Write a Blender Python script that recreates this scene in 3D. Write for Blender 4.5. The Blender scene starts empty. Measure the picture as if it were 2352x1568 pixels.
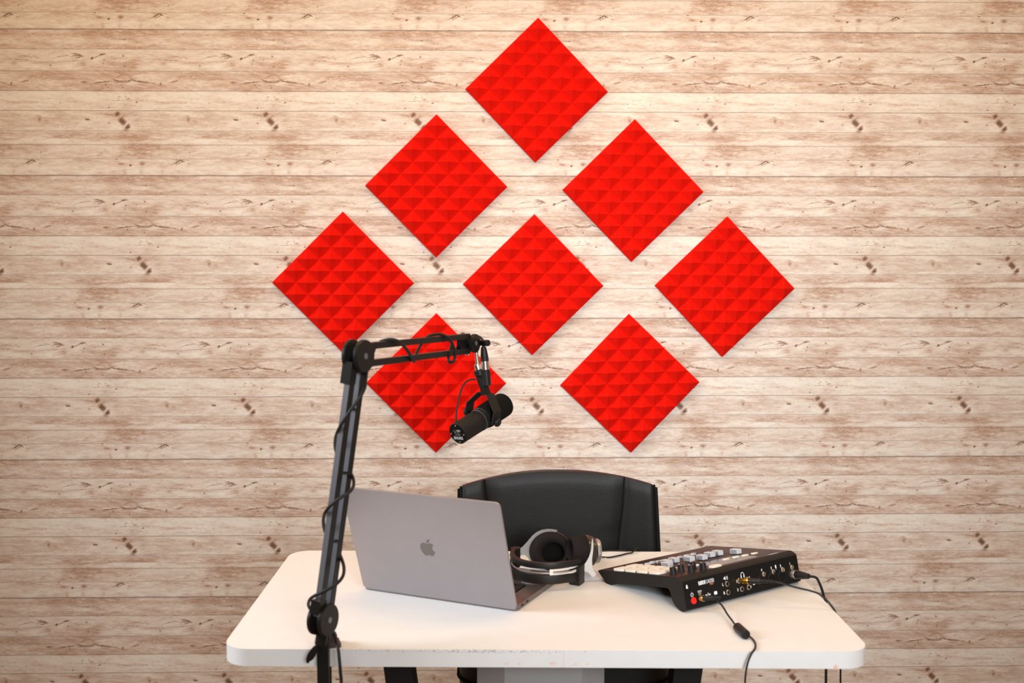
import bpy, bmesh, math, random
from mathutils import Vector, Matrix
random.seed(7)
sc = bpy.context.scene
col = sc.collection
PI = math.pi
V = Vector

# ------------------------------------------------------------------ camera
F, HOR, YAW = 2440.0, 605.4, math.radians(1.1934)
PITCH = math.atan((784 - HOR) / F)
TZ = 0.75                                   # desk top height
CAM = V((0, 0, TZ + 0.6773))
FW = V((math.sin(YAW) * math.cos(PITCH), math.cos(YAW) * math.cos(PITCH), -math.sin(PITCH)))
RT = V((math.cos(YAW), -math.sin(YAW), 0))
UP = RT.cross(FW)
YW = 3.177                                  # wall plane


def ray(x, y):
    return FW + RT * ((x - 1176) / F) + UP * ((784 - y) / F)


def at(x, y, Y):
    d = ray(x, y)
    return CAM + d * ((Y - CAM.y) / d.y)


def onz(x, y, z=TZ):
    d = ray(x, y)
    return CAM + d * ((z - CAM.z) / d.z)


cd = bpy.data.cameras.new('camera')
cam = bpy.data.objects.new('camera', cd)
col.objects.link(cam)
cam.location = CAM
cam.rotation_euler = Matrix((RT, UP, -FW)).transposed().to_euler()
cd.sensor_width = 36
cd.lens = F / 2352 * 36
cd.clip_start = 0.05
cd.dof.use_dof = True
cd.dof.focus_distance = 2.62
cd.dof.aperture_fstop = 4.0
sc.camera = cam


# ------------------------------------------------------------------ materials
def mat(name, color, rough=0.5, metal=0.0, spec=0.5, bump=0.0, bscale=200.0, var=0.0, vscale=30.0,
        emit=None, estr=0.0, coat=0.0, sheen=0.0):
    m = bpy.data.materials.new(name)
    m.use_nodes = True
    nt = m.node_tree
    b = nt.nodes['Principled BSDF']
    b.inputs['Base Color'].default_value = (*color, 1)
    b.inputs['Roughness'].default_value = rough
    b.inputs['Metallic'].default_value = metal
    b.inputs['Specular IOR Level'].default_value = spec
    b.inputs['Coat Weight'].default_value = coat
    b.inputs['Sheen Weight'].default_value = sheen
    tc = nt.nodes.new('ShaderNodeTexCoord')
    if bump:
        n = nt.nodes.new('ShaderNodeTexNoise')
        n.inputs['Scale'].default_value = bscale
        n.inputs['Detail'].default_value = 3
        nt.links.new(tc.outputs['Object'], n.inputs['Vector'])
        bp = nt.nodes.new('ShaderNodeBump')
        bp.inputs['Strength'].default_value = bump
        bp.inputs['Distance'].default_value = 0.002
        nt.links.new(n.outputs['Fac'], bp.inputs['Height'])
        nt.links.new(bp.outputs['Normal'], b.inputs['Normal'])
    n = nt.nodes.new('ShaderNodeTexNoise')
    n.inputs['Scale'].default_value = vscale
    n.inputs['Detail'].default_value = 4
    nt.links.new(tc.outputs['Object'], n.inputs['Vector'])
    mx = nt.nodes.new('ShaderNodeMix')
    mx.data_type = 'RGBA'
    v = var or 0.04
    mx.inputs['A'].default_value = (*[c * (1 - v) for c in color], 1)
    mx.inputs['B'].default_value = (*[min(1, c * (1 + v)) for c in color], 1)
    nt.links.new(n.outputs['Fac'], mx.inputs['Factor'])
    nt.links.new(mx.outputs['Result'], b.inputs['Base Color'])
    if emit:
        b.inputs['Emission Color'].default_value = (*emit, 1)
        b.inputs['Emission Strength'].default_value = estr
    return m


M = {}
M['desk'] = mat('white_laminate', (0.735, 0.715, 0.70), 0.48, bump=0.02, bscale=60)
M['black_steel'] = mat('black_powder_coat', (0.012, 0.011, 0.011), 0.5, spec=0.15, bump=0.1, bscale=700)
M['grey_steel'] = mat('grey_steel', (0.30, 0.29, 0.29), 0.45)
M['leather'] = mat('black_leather', (0.010, 0.0090, 0.0085), 0.50, spec=0.28, bump=0.25, bscale=420)
M['piping'] = mat('black_piping', (0.004, 0.0035, 0.0035), 0.8, spec=0.15)
M['shell'] = mat('black_shell', (0.010, 0.009, 0.009), 0.6, spec=0.2)
M['alu'] = mat('grey_aluminium', (0.335, 0.305, 0.315), 0.42, metal=0.55, bump=0.03, bscale=1500)
M['alu_shaded'] = mat('shaded_aluminium', (0.20, 0.165, 0.16), 0.32, metal=0.7)  # same aluminium as the lid, darkened for the shade and red reflection on the deck
M['logo'] = mat('polished_logo', (0.16, 0.145, 0.13), 0.3, metal=0.5)
M['key'] = mat('black_key', (0.012, 0.012, 0.013), 0.45)
M['glass_black'] = mat('black_glass', (0.008, 0.008, 0.009), 0.08)
M['arm'] = mat('arm_black', (0.009, 0.0075, 0.0065), 0.42, spec=0.22, bump=0.05, bscale=900)
M['arm_gloss'] = mat('arm_satin_black', (0.18, 0.185, 0.205), 0.36, metal=0.55, spec=0.8)
M['mic'] = mat('microphone_grey', (0.012, 0.0100, 0.0078), 0.62, spec=0.22, bump=0.08, bscale=900)
M['foam_black'] = mat('black_foam', (0.007,0.006,0.005), 0.95, spec=0.1, bump=0.6, bscale=900)
M['plate'] = mat('black_plate', (0.003, 0.003, 0.003), 0.4, spec=0.15)
M['chrome'] = mat('nickel', (0.72, 0.68, 0.62), 0.22, metal=1.0)
M['brass'] = mat('brass', (0.62, 0.42, 0.16), 0.28, metal=1.0)
M['gold'] = mat('gold_plug', (0.95, 0.52, 0.06), 0.25, metal=1.0)
M['rubber'] = mat('cable_rubber', (0.013, 0.011, 0.010), 0.45, spec=0.25)
M['plastic'] = mat('black_plastic', (0.012, 0.010, 0.010), 0.42, spec=0.25)
M['mixer'] = mat('mixer_body', (0.013, 0.0108, 0.0088), 0.55, spec=0.22, bump=0.12, bscale=900)
M['mixer_rear'] = mat('mixer_rear', (0.006, 0.0056, 0.0054), 0.5, spec=0.2, bump=0.1, bscale=900)
M['mixer_top'] = mat('mixer_top', (0.034, 0.020, 0.018), 0.45, spec=0.3, bump=0.05, bscale=900)
M['cream'] = mat('translucent_pad', (0.80, 0.73, 0.62), 0.5)
M['silver'] = mat('silver_cap', (0.66, 0.66, 0.69), 0.4, metal=0.15)
M['screen'] = mat('screen_glass', (0.14, 0.11, 0.105), 0.12)
M['white_ink'] = mat('white_ink', (0.80, 0.80, 0.84), 0.6)
M['grey_ink'] = mat('grey_ink', (0.35, 0.34, 0.32), 0.6)
M['dim_ink'] = mat('dim_ink', (0.10, 0.09, 0.085), 0.6)
M['orange_ink'] = mat('orange_ink', (0.45, 0.15, 0.05), 0.6)
M['red_lens'] = mat('red_lens', (0.85, 0.01, 0.01), 0.3, emit=(1, 0.01, 0.005), estr=0.6)
M['hp_silver'] = mat('headphone_silver', (0.50, 0.48, 0.46), 0.35, metal=0.75)
M['hp_white'] = mat('headphone_slider', (0.78, 0.70, 0.62), 0.35, metal=0.2)
M['hp_band'] = mat('headband_vinyl', (0.014, 0.011, 0.009), 0.45, spec=0.3, bump=0.05, bscale=300)
M['velour'] = mat('velour_pad', (0.018,0.0135,0.013), 0.95, spec=0.08, bump=0.9, bscale=700, var=0.35, vscale=500)
M['hp_gloss'] = mat('headphone_gloss', (0.03, 0.022, 0.016), 0.25)
M['cap_grip'] = mat('grey_grip', (0.22, 0.22, 0.24), 0.6)
M['ring'] = mat('trim_ring', (0.07, 0.066, 0.062), 0.4)
M['pink_pad'] = mat('clamp_pad', (0.07, 0.045, 0.045), 0.6)


def foam_mat():
    m = mat('red_acoustic_foam', (0.78, 0.004, 0.002), 0.95, spec=0.12, bump=0.5, bscale=900)
    nt = m.node_tree
    b = nt.nodes['Principled BSDF']
    tc = nt.nodes.new('ShaderNodeTexCoord')
    n = nt.nodes.new('ShaderNodeTexNoise')
    n.inputs['Scale'].default_value = 420
    n.inputs['Detail'].default_value = 2
    nt.links.new(tc.outputs['Object'], n.inputs['Vector'])
    r = nt.nodes.new('ShaderNodeValToRGB')
    e = r.color_ramp.elements
    e[0].position = 0.25
    e[0].color = (0.64, 0.003, 0.0008, 1)
    e[1].position = 0.70
    e[1].color = (0.78, 0.009, 0.0012, 1)
    x = e.new(0.80)
    x.color = (0.94, 0.10, 0.04, 1)
    nt.links.new(n.outputs['Fac'], r.inputs['Fac'])
    nt.links.new(r.outputs['Color'], b.inputs['Base Color'])
    return m


M['foam'] = foam_mat()


# ------------------------------------------------------------------ mesh builder
class MB:
    def __init__(s):
        s.bm = bmesh.new()

    def _xf(s, verts, mx):
        if mx is not None:
            for v in verts:
                v.co = mx @ v.co

    def poly_prism(s, out, z0, z1, mx=None, bevel=0.0, seg=2, taper=None):
        """outline in XY extruded z0..z1"""
        bm = bmesh.new()
        lo = [bm.verts.new((x, y, z0)) for x, y in out]
        o2 = taper or out
        hi = [bm.verts.new((x, y, z1)) for x, y in o2]
        n = len(out)
        bm.faces.new(lo[::-1])
        bm.faces.new(hi)
        for i in range(n):
            bm.faces.new((lo[i], lo[(i + 1) % n], hi[(i + 1) % n], hi[i]))
        if bevel:
            es = [e for e in bm.edges if abs(e.calc_face_angle(0)) > 0.5]
            bmesh.ops.bevel(bm, geom=es, offset=bevel, segments=seg, profile=0.5, affect='EDGES', clamp_overlap=True)
        s.merge(bm, mx)

    def merge(s, bm, mx=None):
        bmesh.ops.recalc_face_normals(bm, faces=bm.faces)
        mp = {}
        for v in bm.verts:
            c = mx @ v.co if mx is not None else v.co
            mp[v] = s.bm.verts.new(c)
        for f in bm.faces:
            try:
                s.bm.faces.new([mp[v] for v in f.verts])
            except ValueError:
                pass
        bm.free()

    def box(s, c, d, mx=None, bevel=0.0, seg=2):
        hx, hy = d[0] / 2, d[1] / 2
        o = [(c[0] - hx, c[1] - hy), (c[0] + hx, c[1] - hy), (c[0] + hx, c[1] + hy), (c[0] - hx, c[1] + hy)]
        s.poly_prism(o, c[2] - d[2] / 2, c[2] + d[2] / 2, mx, bevel, seg)

    def lathe(s, prof, mx=None, n=32, sx=1.0, sy=1.0):
        """prof: list of (r,z); axis z"""
        bm = bmesh.new()
        rings = []
        for r, z in prof:
            if r < 1e-6:
                rings.append([bm.verts.new((0, 0, z))])
            else:
                rings.append([bm.verts.new((r * sx * math.cos(2 * PI * i / n), r * sy * math.sin(2 * PI * i / n), z)) for i in range(n)])
        for a, b in zip(rings, rings[1:]):
            for i in range(n):
                j = (i + 1) % n
                if len(a) == 1 and len(b) == 1:
                    continue
                if len(a) == 1:
                    bm.faces.new((a[0], b[i], b[j]))
                elif len(b) == 1:
                    bm.faces.new((a[i], a[j], b[0]))
                else:
                    bm.faces.new((a[i], a[j], b[j], b[i]))
        if len(rings[0]) > 1:
            bm.faces.new(rings[0][::-1])
        if len(rings[-1]) > 1:
            bm.faces.new(rings[-1])
        s.merge(bm, mx)

    def rod(s, p0, p1, r0, r1=None, n=20, bev=0.0):
        r1 = r0 if r1 is None else r1
        p0, p1 = V(p0), V(p1)
        L = (p1 - p0).length
        if bev:
            pr = [(0, 0), (r0 - bev, 0), (r0, bev), (r1, L - bev), (r1 - bev, L), (0, L)]
        else:
            pr = [(0, 0), (r0, 0), (r1, L), (0, L)]
        s.lathe(pr, frame(p0, p1 - p0), n)

    def tube(s, pts, r, n=10, rs=None):
        pts = [V(p) for p in pts]
        T = []
        for i in range(len(pts)):
            a = pts[max(i - 1, 0)]
            b = pts[min(i + 1, len(pts) - 1)]
            T.append((b - a).normalized())
        nrm = T[0].orthogonal().normalized()
        bm = bmesh.new()
        rings = []
        for i, p in enumerate(pts):
            nrm = (nrm - T[i] * nrm.dot(T[i])).normalized()
            bn = T[i].cross(nrm)
            rr = rs[i] if rs else r
            rings.append([bm.verts.new(p + (nrm * math.cos(2 * PI * k / n) + bn * math.sin(2 * PI * k / n)) * rr) for k in range(n)])
        for a, b in zip(rings, rings[1:]):
            for k in range(n):
                bm.faces.new((a[k], a[(k + 1) % n], b[(k + 1) % n], b[k]))
        bm.faces.new(rings[0][::-1])
        bm.faces.new(rings[-1])
        s.merge(bm)

    def sweep(s, pts, sec, ups):
        """sweep a 2-D section (a along side, b along up) along pts with given up vectors"""
        pts = [V(p) for p in pts]
        bm = bmesh.new()
        rings = []
        for i, p in enumerate(pts):
            t = (pts[min(i + 1, len(pts) - 1)] - pts[max(i - 1, 0)]).normalized()
            u = V(ups[i] if isinstance(ups, list) else ups)
            u = (u - t * u.dot(t)).normalized()
            sd = t.cross(u)
            ss = sec[i] if isinstance(sec[0], list) else sec
            rings.append([bm.verts.new(p + sd * a + u * b) for a, b in ss])
        n = len(rings[0])
        for a, b in zip(rings, rings[1:]):
            for k in range(n):
                bm.faces.new((a[k], a[(k + 1) % n], b[(k + 1) % n], b[k]))
        bm.faces.new(rings[0][::-1])
        bm.faces.new(rings[-1])
        s.merge(bm)

    def build(s, name, material, parent=None, sharp=35, local=False, smooth=True):
        bm = s.bm
        bmesh.ops.remove_doubles(bm, verts=bm.verts, dist=1e-6)
        bmesh.ops.recalc_face_normals(bm, faces=bm.faces)
        lim = math.radians(sharp)
        for f in bm.faces:
            f.smooth = smooth
        for e in bm.edges:
            if len(e.link_faces) == 2:
                e.smooth = e.calc_face_angle(0) < lim
        me = bpy.data.meshes.new(name)
        ob = bpy.data.objects.new(name, me)
        col.objects.link(ob)
        if parent is not None:
            root = parent
            ob.parent = parent
            if not local:
                bm.transform(world_of(parent).inverted())
        elif not local:
            cs = [v.co for v in bm.verts]
            c = V((sum(v.x for v in cs) / len(cs), sum(v.y for v in cs) / len(cs), min(v.z for v in cs)))
            bm.transform(Matrix.Translation(-c))
            ob.location = c
        bm.to_mesh(me)
        bm.free()
        if isinstance(material, (list, tuple)):
            for m_ in material:
                me.materials.append(m_)
        else:
            me.materials.append(material)
        return ob


def world_of(o):
    m = Matrix.LocRotScale(o.location, o.rotation_euler, o.scale)
    return world_of(o.parent) @ m if o.parent else m


def frame(origin, zdir, xdir=None):
    z = V(zdir).normalized()
    x = V(xdir) if xdir is not None else z.orthogonal()
    x = (x - z * x.dot(z)).normalized()
    y = z.cross(x)
    m = Matrix((x, y, z)).transposed().to_4x4()
    m.translation = V(origin)
    return m


def spline(pts, n=8):
    P = [V(p) for p in pts]
    P = [P[0] * 2 - P[1]] + P + [P[-1] * 2 - P[-2]]
    out = []
    for i in range(1, len(P) - 2):
        for k in range(n):
            t = k / n
            a, b, c_, d = P[i - 1], P[i], P[i + 1], P[i + 2]
            out.append(0.5 * ((2 * b) + (c_ - a) * t + (2 * a - 5 * b + 4 * c_ - d) * t * t + (-a + 3 * b - 3 * c_ + d) * t ** 3))
    out.append(P[-2])
    return out


def rrect(w, h, r, n=6, cx=0, cy=0):
    o = []
    for (sx, sy, a0) in ((1, 1, 0), (-1, 1, 90), (-1, -1, 180), (1, -1, 270)):
        for k in range(n + 1):
            a = math.radians(a0 + 90 * k / n)
            o.append((cx + sx * (w / 2 - r) + r * math.cos(a), cy + sy * (h / 2 - r) + r * math.sin(a)))
    return o


def tag(o, label, cat, group=None, kind=None):
    o['label'] = label
    if cat:
        o['category'] = cat
    if group:
        o['group'] = group
    if kind:
        o['kind'] = kind
    return o


def empty(name, loc, rz=0.0):
    o = bpy.data.objects.new(name, None)
    o.empty_display_size = 0.05
    col.objects.link(o)
    o.location = loc
    o.rotation_euler = (0, 0, rz)
    return o


def text_mb(txt, size, mx, depth=0.0003, bold=0.0):
    """letters as real geometry, centred, in the frame mx (x right, y up, z out)"""
    cu = bpy.data.curves.new('lettering', 'FONT')
    cu.body = txt
    cu.size = size
    cu.align_x = 'CENTER'
    cu.align_y = 'CENTER'
    cu.extrude = depth
    cu.offset = bold
    cu.resolution_u = 3
    ob = bpy.data.objects.new('lettering', cu)
    col.objects.link(ob)
    dg = bpy.context.evaluated_depsgraph_get()
    me = bpy.data.meshes.new_from_object(ob.evaluated_get(dg))
    bpy.data.objects.remove(ob)
    bpy.data.curves.remove(cu)
    me.transform(mx)
    return me


def add_text(mb, *a, **k):
    me = text_mb(*a, **k)
    mb.bm.from_mesh(me)
    bpy.data.meshes.remove(me)


# ------------------------------------------------------------------ wall material (printed plank wallpaper)
def wall_material():
    m = bpy.data.materials.new('printed_plank_wallpaper')
    m.use_nodes = True
    nt = m.node_tree
    N, Lk = nt.nodes, nt.links
    bsdf = N['Principled BSDF']

    def mth(op, a, b=None, c=None):
        n = N.new('ShaderNodeMath')
        n.operation = op
        for i, v in enumerate((a, b, c)):
            if v is None:
                continue
            if isinstance(v, (int, float)):
                n.inputs[i].default_value = v
            else:
                Lk.new(v, n.inputs[i])
        return n.outputs[0]

    def ramp(fac, stops, interp='LINEAR'):
        n = N.new('ShaderNodeValToRGB')
        n.color_ramp.interpolation = interp
        els = n.color_ramp.elements
        while len(els) < len(stops):
            els.new(0.5)
        for e, (p, c_) in zip(els, stops):
            e.position = p
        for e, (p, c_) in zip(els, stops):
            e.color = (c_, c_, c_, 1) if isinstance(c_, (int, float)) else (*c_, 1)
        Lk.new(fac, n.inputs['Fac'])
        return n.outputs['Color']

    def comb(x, y, z):
        n = N.new('ShaderNodeCombineXYZ')
        for i, v in enumerate((x, y, z)):
            if isinstance(v, (int, float)):
                n.inputs[i].default_value = v
            else:
                Lk.new(v, n.inputs[i])
        return n.outputs[0]

    def noise(vec, scale, detail=3, rough=0.5, dist=0.0, out='Fac'):
        n = N.new('ShaderNodeTexNoise')
        n.inputs['Scale'].default_value = scale
        n.inputs['Detail'].default_value = detail
        n.inputs['Roughness'].default_value = rough
        n.inputs['Distortion'].default_value = dist
        Lk.new(vec, n.inputs['Vector'])
        return n.outputs[out]

    def mix(f, a, b, mode='MIX'):
        n = N.new('ShaderNodeMix')
        n.data_type = 'RGBA'
        n.blend_type = mode
        for k, v in (('Factor', f), ('A', a), ('B', b)):
            if isinstance(v, (int, float)):
                n.inputs[k].default_value = v
            elif isinstance(v, tuple):
                n.inputs[k].default_value = (*v, 1)
            else:
                Lk.new(v, n.inputs[k])
        return n.outputs['Result']

    PX, PZ = 0.433, 0.4222
    tc = N.new('ShaderNodeTexCoord')
    sep = N.new('ShaderNodeSeparateXYZ')
    Lk.new(tc.outputs['Object'], sep.inputs[0])
    X, Z = sep.outputs['X'], sep.outputs['Z']
    vv = mth('DIVIDE', mth('SUBTRACT', 2.1084, Z), PZ)               # grows downwards, 0 at a plank line
    vf = mth('FRACT', mth('ADD', vv, 40.0))
    k = mth('FLOOR', mth('SUBTRACT', vv, 0.746))                     # wallpaper strip number, -1 .. 4
    kk = mth('DIVIDE', mth('ADD', k, 2.5), 8.0)
    ph = ramp(kk, [(0.0, 0.30), (0.125, 0.225), (0.25, 0.277), (0.375, 0.143), (0.5, 0.212), (0.625, 0.070), (0.75, 0.19), (0.875, 0.1)], 'CONSTANT')
    u = mth('SUBTRACT', mth('FRACT', mth('ADD', mth('DIVIDE', mth('SUBTRACT', X, ph), PX), 20.5)), 0.5)
    phi = mth('MULTIPLY', u, 2 * PI)
    R = PX / (2 * PI)
    cx = mth('MULTIPLY', mth('COSINE', phi), R)
    sx = mth('MULTIPLY', mth('SINE', phi), R)
    vz = mth('MULTIPLY', vf, PZ)
    # plank id offsets the noise per plank
    lines = [0.0, 0.1348, 0.2836, 0.4189, 0.5546, 0.6919, 0.7887, 0.8852]
    pid = ramp(vf, [(p, i / 9 + 0.02) for i, p in enumerate(lines)], 'CONSTANT')
    zz = mth('ADD', vz, mth('MULTIPLY', pid, 3.0))

    def gv(fx, fz, off=0.0):
        return comb(mth('MULTIPLY', cx, fx), mth('MULTIPLY', sx, fx), mth('ADD', mth('MULTIPLY', zz, fz), off))

    blotch = noise(gv(9, 38), 1.0, 4, 0.58, 0.6)
    wash = noise(gv(22, 90, 7.3), 1.0, 4, 0.6, 0.8)
    grain = noise(gv(26, 420, 3.1), 1.0, 4, 0.65, 0.3)
    fine = noise(gv(90, 900, 1.7), 1.0, 2, 0.6)
    speck = noise(tc.outputs['Object'], 950, 1, 0.5)
    # feature coordinates (metres, z down) with organic wobble
    wob = noise(gv(120, 330, 9.0), 1.0, 3, 0.6, 0.0, 'Color')
    ws = N.new('ShaderNodeVectorMath')
    ws.operation = 'SUBTRACT'
    Lk.new(wob, ws.inputs[0])
    ws.inputs[1].default_value = (0.5, 0.5, 0.5)
    wsc = N.new('ShaderNodeVectorMath')
    wsc.operation = 'SCALE'
    wsc.inputs['Scale'].default_value = 0.0085
    Lk.new(ws.outputs[0], wsc.inputs[0])
    fpos = N.new('ShaderNodeVectorMath')
    fpos.operation = 'ADD'
    Lk.new(comb(mth('MULTIPLY', u, PX), vz, 0.0), fpos.inputs[0])
    Lk.new(wsc.outputs[0], fpos.inputs[1])
    sepf = N.new('ShaderNodeSeparateXYZ')
    Lk.new(fpos.outputs[0], sepf.inputs[0])
    fpos_o = comb(sepf.outputs['X'], sepf.outputs['Y'], 0.0)
    fraw_o = comb(mth('MULTIPLY', u, PX), vz, 0.0)

    def blob(px, py, rx, ry, ang=0, sharp=False):
        mp = N.new('ShaderNodeMapping')
        mp.vector_type = 'TEXTURE'
        mp.inputs['Location'].default_value = ((px - 1520) / 3233, (py - 458) / 3233 if py >= 458 else (py - 458) / 3233 + PZ, 0)
        mp.inputs['Rotation'].default_value = (0, 0, math.radians(ang))
        kx = 1.0 if sharp else 1.2
        mp.inputs['Scale'].default_value = (rx * kx / 3233, ry * kx / 3233, 1)
        Lk.new(fraw_o if sharp else fpos_o, mp.inputs['Vector'])
        g = N.new('ShaderNodeTexGradient')
        g.gradient_type = 'SPHERICAL'
        Lk.new(mp.outputs[0], g.inputs['Vector'])
        return g.outputs['Fac']

    def accumulate(lst):
        acc = None
        full = []
        for q in lst:
            px = q[0] if q[0] >= 820 else q[0] + 1400
            full.append((px,) + tuple(q[1:]))
            if px + q[2] * 1.2 > 2220:
                full.append((px - 1400,) + tuple(q[1:]))
            elif px - q[2] * 1.2 < 820:
                full.append((px + 1400,) + tuple(q[1:]))
        for (px, py, rx, ry, ang, s, sh) in full:
            b = mth('MULTIPLY', blob(px, py, rx, ry, ang, sh), s)
            acc = b if acc is None else mth('MAXIMUM', acc, b)
        return acc

    dark = [  # knots, cracks and nail holes
        (1467, 1252, 34, 34, 30, 1.5, 0), (1510, 1312, 70, 38, 46, 1.4, 0), (1490, 1290, 40, 34, 46, 1.3, 0), (1557, 1364, 34, 30, -40, 1.6, 0), (1545, 1395, 44, 26, 0, .7, 0), (1510, 1262, 150, 22, 0, .5, 0),
        (1183, 1297, 30, 12, 10, 1.7, 0), (1385, 1328, 14, 10, 0, .9, 0), (735, 1300, 26, 24, -40, .8, 0), (725, 1262, 55, 16, 10, .5, 0),
        (1105, 690, 60, 9, 14, 1.1, 0), (1125, 703, 50, 10, 20, 1.2, 0), (1085, 706, 60, 7, -6, 1.0, 0), (1120, 718, 60, 7, -22, 1.0, 0), (1095, 695, 70, 22, 10, .6, 0), (1335, 693, 40, 10, -15, 1.5, 0), (1245, 728, 20, 12, -40, 1.5, 0), (1285, 715, 40, 8, -20, .9, 0),
        (1355, 741, 14, 9, 0, 1.7, 1), (1536, 706, 13, 10, 0, 1.9, 1), (1455, 735, 8, 8, 0, 1.4, 1), (1346, 777, 10, 8, 0, 1.5, 1), (1548, 799, 13, 9, 0, 1.7, 1),
        (850, 796, 16, 14, 0, .8, 0), (1175, 745, 9, 8, 0, 1.1, 1), (640, 712, 110, 8, 8, .7, 0), (930, 715, 90, 7, -14, .7, 0), (1010, 704, 70, 6, 14, .7, 0),
        (560, 744, 190, 5, 3, .8, 0), (820, 763, 220, 4, 0, .5, 0), (1060, 753, 160, 5, -4, .8, 0), (715, 720, 40, 6, 35, .7, 0),
        (1520, 945, 120, 17, 0, 1.0, 0), (1470, 938, 60, 11, 25, 1.1, 0), (1575, 940, 60, 11, -25, 1.1, 0), (1340, 948, 130, 9, -6, 1.1, 0), (1300, 955, 90, 8, -12, .9, 0),
        (1690, 945, 100, 10, 6, 1.1, 0), (1640, 932, 70, 8, 20, 1.0, 0), (1365, 973, 13, 10, 0, 1.8, 1), (1525, 998, 12, 9, 0, 1.7, 1), (1520, 975, 80, 24, 0, .5, 0),
        (480, 965, 16, 24, 20, 1.1, 0), (420, 962, 50, 8, 20, .9, 0), (605, 943, 70, 14, -15, .8, 0), (1165, 950, 55, 17, 0, .8, 0), (882, 988, 10, 9, 0, 1.2, 1), (660, 915, 20, 12, 0, .6, 0),
        (270, 940, 120, 10, 8, 1.0, 0), (350, 950, 90, 8, 14, .9, 0),
        (1489, 1082, 12, 8, 0, 1.3, 1), (1549, 1082, 12, 8, 0, 1.3, 1), (1650, 1135, 14, 9, 0, 1.9, 1), (1389, 1185, 13, 9, 0, 1.9, 1), (711, 1142, 10, 10, 0, 1.3, 1), (931, 1141, 10, 8, 0, 1.4, 1),
        (1475, 1104, 26, 5, 15, .8, 0), (1565, 1104, 26, 5, -15, .8, 0), (1520, 1119, 300, 4, 0, .8, 0), (250, 1119, 180, 4, 2, .5, 0), (1172, 1170, 8, 6, 0, .9, 1),
        (1506, 508, 8, 7, 0, 1.3, 1), (1556, 508, 8, 7, 0, 1.3, 1), (1391, 542, 11, 8, 0, 1.3, 1), (1665, 580, 9, 8, 0, 1.5, 1), (1270, 540, 14, 14, 0, .5, 0), (1545, 551, 150, 7, 0, .8, 0),
        (1482, 1470, 8, 6, 0, 1.1, 1), (1535, 1470, 8, 6, 0, 1.1, 1),
        (1408, 365, 16, 10, -30, 1.6, 0), (1522, 345, 40, 22, 0, .9, 0), (470, 318, 44, 7, -25, 1.3, 0), (500, 322, 30, 8, 20, 1.5, 0), (448, 332, 44, 6, -22, 1.2, 0), (480, 336, 40, 6, -20, 1.1, 0), (425, 346, 40, 6, -20, 1.1, 0), (455, 350, 30, 5, -10, .9, 0), (530, 312, 60, 7, 8, .8, 0), (440, 312, 60, 9, 0, .7, 0), (560, 345, 30, 8, 20, .6, 0),
        (1280, 306, 18, 9, 0, 1.0, 0), (1320, 350, 40, 12, 20, .6, 0),
        (1400, 257, 12, 8, 0, 1.3, 1), (1600, 278, 8, 6, 0, 1.3, 1), (1690, 255, 7, 6, 0, 1.1, 1), (1455, 242, 8, 5, 0, .9, 1), (570, 240, 10, 14, 20, .6, 0), (1500, 245, 130, 6, 0, .6, 0), (440, 250, 60, 8, 10, .6, 0),
    ]
    brown = [  # stained areas
        (1450, 492, 480, 46, 0, 1.0, 0), (1520, 775, 240, 95, 0, 1.3, 0), (1150, 775, 55, 26, 0, 1.0, 0), (510, 775, 50, 24, 0, .9, 0), (850, 770, 340, 20, 0, .3, 0),
        (1520, 875, 240, 60, 0, 1.1, 0), (1350, 1005, 190, 45, 0, 1.0, 0), (1660, 1005, 150, 45, 0, 1.0, 0), (520, 1000, 200, 40, 0, .7, 0), (850, 890, 260, 50, 0, .6, 0),
        (600, 1138, 170, 14, 0, .9, 0), (1050, 1136, 150, 14, 0, .9, 0), (650, 1190, 250, 25, 0, .4, 0), (1520, 1185, 110, 18, 0, .5, 0),
        (1420, 1250, 200, 26, 0, 1.1, 0), (1640, 1250, 120, 24, 0, .9, 0), (1000, 1300, 320, 55, 0, .7, 0), (480, 1262, 200, 25, 0, .7, 0),
        (1530, 1465, 260, 36, 0, 1.1, 0), (1000, 1460, 500, 40, 0, .6, 0),
        (1560, 185, 320, 50, 0, 1.2, 0), (1520, 265, 180, 36, 0, .9, 0), (300, 180, 350, 60, 0, .7, 0), (1300, 275, 80, 22, 0, .6, 0),
        (1300, 340, 130, 30, 0, .4, 0), (900, 330, 400, 40, 0, .5, 0), (1355, 420, 22, 40, 0, .7, 0), (1505, 425, 22, 34, 0, .7, 0), (1710, 425, 24, 34, 0, .7, 0),
    ]
    light = [
        (1520, 762, 70, 30, 0, 1.2, 0), (1450, 700, 120, 16, -4, .5, 0), (1610, 700, 120, 16, 4, .5, 0), (700, 800, 140, 34, 0, .9, 0), (1000, 800, 140, 34, 0, .9, 0),
        (690, 480, 75, 18, 0, 1.0, 0), (985, 480, 75, 18, 0, 1.0, 0), (850, 575, 420, 46, 0, .8, 0), (1520, 575, 110, 26, 0, .9, 0),
        (1440, 405, 80, 60, 0, .9, 0), (1600, 405, 95, 60, 0, .9, 0), (1540, 930, 60, 16, 0, .3, 0), (850, 940, 200, 24, 0, .8, 0), (1250, 920, 120, 20, 20, .6, 0),
        (1480, 1020, 60, 20, 0, .8, 0), (1300, 720, 60, 60, 0, .8, 0), (340, 740, 80, 50, 0, .7, 0), (300, 880, 120, 18, 0, .8, 0), (1380, 880, 60, 16, 0, .0, 0),
        (1600, 1360, 80, 60, 0, .7, 0), (1420, 1370, 90, 55, 0, .7, 0), (900, 1070, 600, 40, 0, .9, 0), (900, 1390, 500, 30, 0, .6, 0), (1340, 1300, 60, 20, 0, .5, 0),
        (700, 130, 420, 18, 0, .9, 0), (1520, 1510, 700, 20, 0, .8, 0),
    ]
    fd, fs = accumulate([q for q in dark if not q[6]]), accumulate([q for q in dark if q[6]])
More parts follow.
